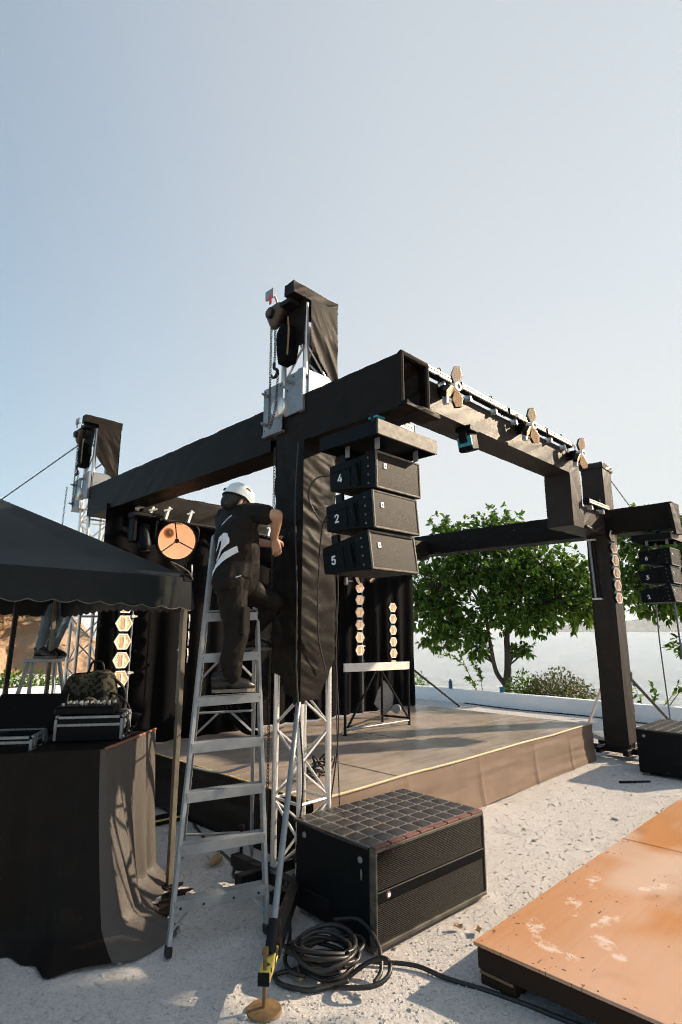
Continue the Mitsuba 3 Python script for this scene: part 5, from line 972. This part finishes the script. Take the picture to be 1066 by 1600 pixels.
tilt = unit(fu + face_d * .10); fdir = unit(np.cross(fs, tilt)) ; fdir = fdir if fdir @ face_d > 0 else -fdir
R_h = lambda q: hh + q[:, :1] * fdir + q[:, 1:2] * fs + q[:, 2:] * tilt
hk = part(k, 'helmet', TM(R_h(v), hm.faces), HELMET, 50)
rim = v[:36]; part(hk, 'rim', tube(R_h(np.vstack([rim, rim[:1]])), .006, 6, False), STEEL, True)
for q in (1, -1): part(hk, 'vent', hull(R_h(np.array([(x, q * y, z) for x, y, z in ((-.035, .090, .055), (.02, .094, .056), (.0, .084, .076), (-.03, .082, .073), (-.035, .104, .055), (.02, .106, .056), (.0, .096, .076), (-.03, .095, .073))]))), STEEL)
part(hk, 'visor', hull(R_h(np.array([(x, y, z) for x, y in ((.108, -.068), (.108, .068), (.140, -.032), (.140, .032)) for z in (-.008, .004)]))), HELMET)
part(hk, 'chin_strap', tube(curve(R_h(np.array([(.0, .105, -.01), (.02, .09, -.09), (.05, .04, -.14), (.05, -.04, -.14), (.02, -.09, -.09), (0, -.105, -.01)])), 6), .006, 5), STEEL, True)
part(hk, 'clip', hull(R_h(np.array([(x, y, z) for x in (-.122, -.112) for y in (-.07, -.05) for z in (.0, .02)]))), STEEL)
sl = J['sh_r'] * .40 + J['elbow_r'] * .60; sl2 = J['sh_l'] * .42 + J['elbow_l'] * .58
bel = J['waist'] + V(.035, -.02, 0)
shirt = skeleton([[(J['hip_r'] + V(-.0, .01, .0), .135), (J['hip_l'] + V(0, -.0, .0), .13), (bel, .145), (J['waist'], .140)], [(bel, .143), (J['waist'], .139), (J['chest'] + V(.0, -.05, -.03), .138), (J['chest'] + V(0, .05, -.03), .134)], [(J['chest'] + V(0, -.05, -.01), .134), (J['chest'] + V(0, .05, -.01), .131), (J['sh_r'] - V(0, 0, .02), .082), (J['sh_l'] - V(0, 0, .02), .082)], [(J['sh_r'], .074), (J['neck'] - V(0, 0, .03), .078), (J['sh_l'], .074)],
                  [(J['sh_r'], .080), (sl, .072)], [(J['sh_l'], .080), (sl2, .072)]], .016, 6, lambda p: folds(p, .022, 5, (.25, -.1, 1), 9) * (.35 + .65 * np.clip((2.62 - p[:, 2]) * 3, 0, 1)) + folds(p, .010, 15, (.7, -.5, .6), 15))
sv = np.array(shirt.vertices); lowm = sv[:, 2] < 2.16; sv[lowm, 2] = 2.16 + (sv[lowm, 2] - 2.16) * .25; shirt.vertices = sv
part(k, 'shirt', shirt, SHIRT, True)
trs = skeleton([[(J['hip_r'] - V(0, 0, .02), .118), (J['hip_l'] - V(0, 0, .02), .118), (J['waist'] - V(0, 0, .12), .125)], [(J['hip_r'] - V(0, 0, .03), .116), (J['knee_r'], .084)], [(J['knee_r'], .086), (J['ankle_r'] + V(.005, 0, .14), .078)], [(J['ankle_r'] + V(.005, 0, .14), .077), (J['ankle_r'] + V(.006, 0, .03), .066)],
                [(J['hip_l'] - V(0, 0, .02), .116), (J['knee_l'], .086)], [(J['knee_l'], .084), (J['ankle_l'] + V(0, 0, .03), .066)]], .014, 5, lambda p: folds(p, .016, 8, (.5, -.2, .9), 11) + folds(p, .020, 18, (.9, -.3, .25), 13) * np.clip((1.82 - p[:, 2]) * 5, 0, 1))
part(k, 'trousers', trs, TROUSERS, True)
pc = J['knee_r'] * .62 + J['ankle_r'] * 0 + J['hip_r'] * .38; sd_ = unit(V(.55, -.80, 0)); part(k, 'cargo_pocket', obox(pc + V(.045, -.072, -.04), unit(V(.80, .55, 0)), sd_, V(0, 0, 1), (.065, .016, .10), .012), TROUSERS)
def shoe(par, heel, toe, ank):
    m = skeleton(foot_mesh(heel, toe, (0, 0, 1), .044) + [[(V(*heel) + V(0, 0, .08), .047), (V(*ank) + V(0, 0, .0), .05)]], .012, 5); sh = part(par, 'shoe', m, SHOE, True); d = unit(V(*toe) - V(*heel)); s = V(-d[1], d[0], 0)
    L = np.linalg.norm(V(*toe) - V(*heel)); out = [V(*heel) + d * x + s * y for x, y in ((-.04, 0), (-.025, .036), (.06, .040), (.13, .045), (L * .80, .050), (L * .98, .030), (L + .02, 0), (L * .98, -.032), (L * .80, -.050), (.13, -.043), (.06, -.038), (-.025, -.036))]
    part(sh, 'sole', hull(np.array([q + V(0, 0, z) for q in out for z in (-.018, .004)])), WORN)
    for i in range(4): c = V(*heel) + d * (L * (.40 + .09 * i)) + V(0, 0, .108 - .017 * i); part(sh, 'lace', tube([c - s * .026, c + V(0, 0, .004), c + s * .026], .0035, 5), WORN, True)
shoe(k, (2.350, 3.590, 1.497), (2.585, 3.492, 1.497), J['ankle_r'] + V(-.01, 0, .02)); shoe(k, (2.690, 3.76, 1.775), (2.86, 3.67, 1.775), J['ankle_l'])
# the print on the shirt's back, laid onto the cloth
def print_on(mesh, parent, name, poly, o, right, up, m, seg=.012):
    import shapely.geometry as sg
    import shapely
    n = unit(np.cross(right, up)); pg = sg.Polygon(poly).buffer(0); x0, y0, x1, y1 = pg.bounds; xs_, ys_ = np.arange(x0 - seg, x1 + seg, seg), np.arange(y0 - seg, y1 + seg, seg); vv, ff, idx = [], [], {}
    for x in xs_:
        for y in ys_:
            cell = pg.intersection(sg.box(x, y, x + seg, y + seg))
            for g in getattr(cell, 'geoms', [cell]):
                if g.geom_type != 'Polygon' or g.area < 1e-9: continue
                c = np.array(g.convex_hull.exterior.coords)[:-1]; b = len(vv); vv += c.tolist(); ff += [[b, b + i, b + i + 1] for i in range(1, len(c) - 1)]
    q = np.array(vv); P0 = V(*o) + q[:, :1] * unit(right) + q[:, 1:] * unit(up) + n * .5; mv, tri = np.asarray(mesh.vertices), np.asarray(mesh.faces); a, e1, e2 = mv[tri[:, 0]], mv[tri[:, 1]] - mv[tri[:, 0]], mv[tri[:, 2]] - mv[tri[:, 0]]
    d = -n; h = np.cross(d, e2); det = np.einsum('ij,ij->i', e1, h); ok = np.abs(det) > 1e-12; a, e1, e2, h, det = a[ok], e1[ok], e2[ok], h[ok], det[ok]; out = []
    for p in P0:
        s = p - a; u = np.einsum('ij,ij->i', s, h) / det; w = np.cross(s, e1); v_ = (w @ d) / det; t = np.einsum('ij,ij->i', e2, w) / det; hit = (u > -1e-6) & (v_ > -1e-6) & (u + v_ < 1 + 1e-6) & (t > 0); out.append(p + d * ((t[hit].min() if hit.any() else .5) - .0035))
    part(parent, name, TM(out, ff), m)
rt, up_ = unit(V(.45, -.86, .0)), V(0, 0, 1.)
shk = k + '__shirt'
ob = J['chest'] + V(0, .0, 0)
print_on(shirt, shk, 'print_mark', [(-.105, -.045), (-.075, .045), (-.03, .075), (.012, .070), (.035, .02), (.03, -.005), (-.04, -.055), (-.085, -.14), (-.088, -.115), (-.045, -.01), (-.045, .02), (-.065, .02), (-.098, -.06)], ob + V(0, 0, -.10), rt, up_, PRINT)
print_on(shirt, shk, 'print_band', [(-.125, -.225), (-.09, -.12), (-.03, -.045), (.085, .01), (.09, -.035), (.0, -.085), (-.07, -.15), (-.118, -.25)], ob + V(0, 0, -.135), rt, up_, PRINT)
print_on(shirt, shk, 'print_line', [(-.07, -.035), (-.02, .01), (.015, .03), (.015, .022), (-.018, .0), (-.068, -.046)], ob + V(0, 0, .085), rt, up_, PRINT)
part(k, 'tool', tube([J['wrist_r'] + V(.05, .01, -.09), J['wrist_r'] + V(.09, .05, -.02)], .008, 6), GALV, True)
part(k, 'label_tag', obox(V(2.36, 3.395, 2.285), unit(V(.45, -.86, .25)), unit(V(-.86, -.45, 0)), V(0, 0, 1), (.022, .002, .004), .001), PRINT)

# the second worker: only the legs show below the tent's valance
k = thing('person', 'second worker in jeans and dark shoes standing on the far stepladder under the tent edge', 'person')
j2 = dict(hip=V(2.52, 7.56, 2.50), hip2=V(2.62, 7.44, 2.50), kA=V(2.44, 7.40, 2.06), aA=V(2.40, 7.44, 1.67), kB=V(2.60, 7.36, 2.09), aB=V(2.50, 7.42, 1.68), ch=V(2.36, 7.84, 2.84), n=V(2.24, 7.98, 2.98), h=V(2.20, 8.04, 3.10), sA=V(2.22, 7.82, 2.92), sB=V(2.42, 8.02, 2.92), eA=V(2.30, 7.98, 2.68), eB=V(2.58, 8.1, 2.76), wA=V(2.52, 8.02, 2.66), wB=V(2.76, 8.02, 2.72))
b2 = [[(j2['hip'], .1), (j2['hip2'], .1), (j2['ch'], .12)], [(j2['ch'], .12), (j2['sA'], .06), (j2['sB'], .06)], [(j2['n'] - V(0, 0, .06), .055), (j2['h'], .06)], [(j2['h'], .085), (j2['h'] + V(.02, -.01, .05), .085)], [(j2['h'] + V(.06, -.03, -.05), .045)], [(j2['h'] + V(.09, -.04, -.0), .014)],
      [(j2['hip'], .09), (j2['kA'], .062)], [(j2['kA'], .06), (j2['aA'], .04)], [(j2['hip2'], .09), (j2['kB'], .062)], [(j2['kB'], .06), (j2['aB'], .04)], [(j2['sA'], .055), (j2['eA'], .04)], [(j2['eA'], .04), (j2['wA'], .028)], [(j2['sB'], .055), (j2['eB'], .04)], [(j2['eB'], .04), (j2['wB'], .028)]] + hand(j2['wA'], V(.8, -.1, .1), V(.0, -.3, -.9), 1., (.5, .5, .5, .55), 1) + hand(j2['wB'], V(.8, 0, .1), V(.3, .4, -.6), 1., (.5, .5, .5, .55), -1)
part(k, 'body', skeleton(b2, .013, 4, seg=14), SKIN, True)
part(k, 'jeans', skeleton([[(j2['hip'], .115), (j2['hip2'], .115)], [(j2['hip'], .108), (j2['kA'], .082)], [(j2['kA'], .08), (j2['aA'] + V(0, 0, .01), .062)], [(j2['hip2'], .108), (j2['kB'], .082)], [(j2['kB'], .08), (j2['aB'] + V(0, 0, .01), .062)]], .018, 5, lambda p: folds(p, .016, 8, (.5, -.5, .6), 11)), JEANS, True)
part(k, 'shirt', skeleton([[(j2['hip'], .13), (j2['hip2'], .13), (j2['ch'], .14)], [(j2['ch'], .14), (j2['sA'], .075), (j2['sB'], .075)], [(j2['sA'], .075), (j2['eA'] * .6 + j2['sA'] * .4, .06)], [(j2['sB'], .075), (j2['eB'] * .6 + j2['sB'] * .4, .06)]], .025, 5, lambda p: folds(p, .015, 4, (0, 0, 1), 9)), CLOTH, True)
part(k, 'hair', skeleton([[(j2['h'] + V(-.02, .01, .05), .09)]], .03, 2), HAIR, True)
shoe(k, (2.37, 7.46, 1.614), (2.50, 7.24, 1.614), j2['aA']); shoe(k, (2.48, 7.47, 1.614), (2.61, 7.25, 1.614), j2['aB'])
# a third worker behind the curtain: a hand and a red cap above the back beam
k = thing('person', 'hand and red cap of a worker reaching over the back beam from behind', 'person')
o = V(3.50, 7.22, 3.735)
part(k, 'body', skeleton([[(o + V(-.05, .30, -.42), .04), (o + V(.0, .10, -.02), .032)], [(o + V(.0, .10, -.02), .032), (o + V(.02, .02, .03), .027)], [(o + V(-.16, .28, -.06), .085), (o + V(-.15, .26, -.14), .07)], [(o + V(-.15, .3, -.3), .06), (o + V(-.16, .30, -.5), .15), (o + V(-.05, .32, -.45), .06)]] + hand(o + V(.02, .02, .03), V(.15, -1, -.05), V(0, -.3, -1), 1.05, (.45, .5, .5, .55), 1), .012, 4, seg=14), SKIN, True)
part(k, 'cap', skeleton([[(o + V(-.16, .28, -.03), .096)], [(o + V(-.15, .20, -.03), .05), (o + V(-.13, .12, -.05), .02)]], .02, 3), RED, True)
part(k, 'shirt', skeleton([[(o + V(-.16, .30, -.5), .16), (o + V(-.06, .31, -.44), .07)], [(o + V(-.06, .31, -.44), .06), (o + V(-.03, .21, -.22), .045)]], .03, 4), RED, True)

# ------------------------------------------------------------------ cables, ropes and small things
cb = thing('frame_stand', 'folded black metal frame stand with a white top rail on the stage', 'stand')
p1, p2, p3 = V(5.81, 5.73, DZ), V(7.15, 5.69, DZ), V(7.06, 6.15, DZ)
part(cb, 'top_rail', bar(p1 + V(-.02, 0, .89), p2 + V(.02, 0, .87), .03, .115), mat('white_rail', vary((.60, .56, .52), (.74, .70, .66), 9), .5))
for p, z in ((p1, .84), (p2, .82), (p3, .80)): part(cb, 'leg', cat(tube([p + V(0, 0, .02), p + V(0, 0, z)], .019, 8)), STEEL, 40); part(cb, 'foot', lathe([(.001, .012), (.028, .012), (.03, 0)], p + V(0, 0, .002), (0, 0, 1), 10), STEEL, 40)
mid = (p1 + p2) / 2
part(cb, 'diagonal', tube([mid + V(-.05, .0, .83), p1 + V(.05, 0, .10)], .016, 8), STEEL, True); part(cb, 'diagonal', tube([mid + V(.05, .0, .83), p2 + V(-.03, 0, .12)], .016, 8), STEEL, True)
part(cb, 'low_rail', tube([p1 + V(0, 0, .07), p2 + V(0, 0, .07)], .014, 8), GALV, True); part(cb, 'low_rail', tube([p2 + V(0, 0, .10), p3 + V(0, 0, .10)], .016, 8), STEEL, True); part(cb, 'low_rail', tube([p1 + V(0, 0, .10), p3 + V(0, 0, .10)], .013, 8), STEEL, True); part(cb, 'back_rail', tube([p3 + V(0, 0, .80), mid + V(0, 0, .84)], .014, 8), STEEL, True)
def cord(label, pts, r, m=CABLE, name='cable', n=10): k = thing(name, label, 'cable'); part(k, 'cord', tube(curve(pts, n), r, 8), m, True)
rg = np.random.default_rng(12)
k = thing('cable_coil', 'heap of thick black coiled cable on the sand by the subwoofer', 'cable coil')
for i in range(13):
    a = np.linspace(0, 2 * np.pi * rg.uniform(.8, 1.05), 22) + rg.uniform(0, 6); ra, rb_ = rg.uniform(.13, .235), rg.uniform(.10, .17); th = -.85 + rg.uniform(-.4, .4); c = V(2.60, 2.705, 0) + V(*rg.normal(0, .030, 2), 0)
    x, y = ra * np.cos(a), rb_ * np.sin(a); z = .02 + .010 * i + .016 * np.sin(a * 2 + i) + .014 * rg.random()
    part(k, 'loop', tube(np.stack([c[0] + x * math.cos(th) - y * math.sin(th), c[1] + x * math.sin(th) + y * math.cos(th), np.maximum(z, .014)], -1), .0125, 8), CABLE, True)
a = np.linspace(.3, 2 * np.pi + .1, 30); cl = V(2.60, 2.43, 0)
part(k, 'big_loop', tube(np.stack([cl[0] + .15 * np.cos(a) * .72 + .10 * np.sin(a) * .68, cl[1] - .15 * np.cos(a) * .70 + .10 * np.sin(a) * .7, .06 + .05 * np.cos(a) + .02 * np.sin(2 * a)], -1), .0125, 9), CABLE, True)
part(k, 'big_loop', tube(curve([(2.43, 2.78, .03), (2.33, 2.85, .015), (2.30, 2.76, .014), (2.36, 2.62, .015), (2.46, 2.56, .016), (2.56, 2.50, .03)], 10), .0125, 9), CABLE, True)
part(k, 'big_loop', tube(curve([(2.80, 2.86, .14), (2.86, 2.70, .17), (2.82, 2.52, .12), (2.74, 2.42, .05), (2.66, 2.40, .02)], 10), .0125, 9), CABLE, True)
part(k, 'lead', tube(curve([(2.52, 2.98, .014), (2.66, 3.12, .02), (2.80, 3.3, .08), (2.84, 3.38, .20)], 10), .0125, 9), CABLE, True)
cord('thick black cable running over the sand from the coil towards the plywood platform', [(2.80, 2.56, .016), (2.95, 2.36, .016), (2.98, 2.15, .016), (3.04, 1.93, .016), (3.08, 1.72, .016), (3.11, 1.50, .016), (3.16, 1.30, .016), (3.3, 1.0, .016)], .0125)
cord('black cable running down the front corner of the nearest tower', [(2.905, 3.40, 3.42), (2.90, 3.42, 2.9), (2.905, 3.39, 2.2), (2.91, 3.385, 1.6), (2.925, 3.35, 1.2), (2.94, 3.33, .8), (2.92, 3.38, .3)], .007)
cord('thin cable curving from the top near speaker to the tower', [(2.80, 2.90, 3.02), (2.76, 3.03, 3.01), (2.79, 3.14, 2.90), (2.88, 3.10, 2.72), (2.84, 2.96, 2.70)], .006); cord('thin cable curving from the middle near speaker down behind the tower cloth', [(2.80, 2.95, 2.72), (2.88, 3.08, 2.66), (2.98, 3.22, 2.40), (3.05, 3.30, 1.9), (3.16, 3.33, 1.6)], .006)
cord('grey cable hanging between the tower and the near speakers down to the stage edge', [(3.52, 3.70, 3.60), (3.52, 3.62, 2.9), (3.50, 3.54, 2.3), (3.50, 3.56, 1.7), (3.50, 3.53, 1.1), (3.50, 3.62, .56), (3.50, 3.70, .40)], .006)
cord('second thin cable hanging beside the grey one in front of the stage', [(3.55, 3.78, 3.6), (3.52, 3.60, 2.4), (3.50, 3.56, 1.4), (3.50, 3.52, .58), (3.50, 3.50, .1)], .0045)
cord('black cable lying across the sand behind the stepladder', [(3.36, 5.45, .016), (3.20, 4.95, .015), (3.12, 4.55, .016), (3.05, 4.30, .016), (2.92, 4.10, .016), (2.98, 3.9, .016)], .012)
cord('left one of two cables hanging behind the far right speakers', [(11.3, 3.30, 2.9), (11.3, 3.32, 1.8), (11.3, 3.30, .8), (11.3, 3.28, .05)], .012, mat('blue_grey_cable', (.10, .11, .15), .5)); cord('right one of two cables hanging behind the far right speakers', [(11.3, 3.02, 2.9), (11.3, 3.0, 1.8), (11.3, 2.97, .8), (11.3, 3.0, .05)], .016, 'mat_blue_grey_cable')
cord('thin cable lying along the foot of the white wall', [(13.7, 9.0, .02), (13.5, 7.4, .02), (13.6, 5.8, .02), (13.4, 4.4, .02), (13.6, 2.8, .02)], .014)
def wire(label, a, b): k = thing('guy_wire', label, 'guy wire', None); part(k, 'strand', tube([a, b], .008, 6), STEEL, True)
wire('thin guy wire slanting down left from the tower behind the tent', (2.95, 8.25, 4.62), (1.6, 10.6, 3.05)); wire('thin guy wire slanting down right from the head of the right tower', (9.88, 3.40, 4.45), (12.4, 2.75, 2.2))
k = thing('cable_pile', 'small tangle of black cables and plugs on the stage beside the nearest tower', 'cable coil')
for i in range(9):
    a = np.linspace(0, 5.5, 18) + rg.uniform(0, 6); r = rg.uniform(.06, .13); c = V(3.98, 4.30, DZ + .02) + V(*rg.normal(0, .05, 2), 0); part(k, 'loop', tube(np.stack([c[0] + r * np.cos(a), c[1] + r * .8 * np.sin(a), c[2] + .012 * i + .05 * np.abs(np.sin(a + i)) * (i % 3)], -1), .010, 6), CABLE, True)
for i in range(5): c = V(3.98, 4.28, DZ + .09) + V(*rg.normal(0, .08, 2), rg.random() * .06); part(k, 'plug', tube([c, c + V(*rg.normal(0, .02, 3))], .013, 7), CREAM if i % 2 else STEEL, True)
def dry(label, c, s, seed):
    a = np.linspace(0, 1, 9); rr = np.random.default_rng(seed); d = rr.uniform(0, 6); P = np.zeros((9, 5, 3))
    for i, t in enumerate(a):
        for j, w in enumerate(np.linspace(-1, 1, 5)): x, y = s * (t - .5), s * .36 * math.sin(math.pi * min(1, t * .96 + .02)) * w; P[i, j] = (c[0] + x * math.cos(d) - y * math.sin(d), c[1] + x * math.sin(d) + y * math.cos(d), .012 + s * (.30 * w * w + .25 * (t - .5) ** 2 + .08 * math.sin(t * 7 + w)))
    one('dry_leaf', label, 'leaf', grid(P), DRYLEAF, True)
dry('large curled tan leaf on the lit sand behind the stepladder', (2.95, 4.42), .17, 3); dry('small flat dry leaf on the sand right of the larger one', (2.98, 4.02), .13, 5); dry('dry reddish leaf on the sand inside the cable loop', (2.40, 2.72), .06, 7); dry('dry leaf on the sand between subwoofer and plywood platform', (3.55, 2.30), .07, 11); dry('pale scrap of leaf on the sand below the subwoofer grille', (3.50, 2.42), .06, 9)
k = thing('rod', 'short black rod lying on the sand in front of the right end of the stage', 'rod'); part(k, 'bar', tube([(8.05, 3.02, .02), (8.35, 2.75, .022)], .014, 8), STEEL, True)

# ------------------------------------------------------------------ the air: a light sea haze
scene['haze_air'] = {'type': 'homogeneous', 'albedo': rgb(.95, .955, .96), 'sigma_t': 9e-5}
scene['haze'] = {'type': 'cube', 'to_world': T().translate([500, 0, 90]).scale([9500, 9500, 95]), 'bsdf': {'type': 'null'}, 'interior': {'type': 'ref', 'id': 'haze_air'}}
labels['haze'] = {'label': 'light sea haze that pales the far shore', 'category': 'haze', 'kind': 'stuff'}
scene['camera']['medium'] = {'type': 'ref', 'id': 'haze_air'}
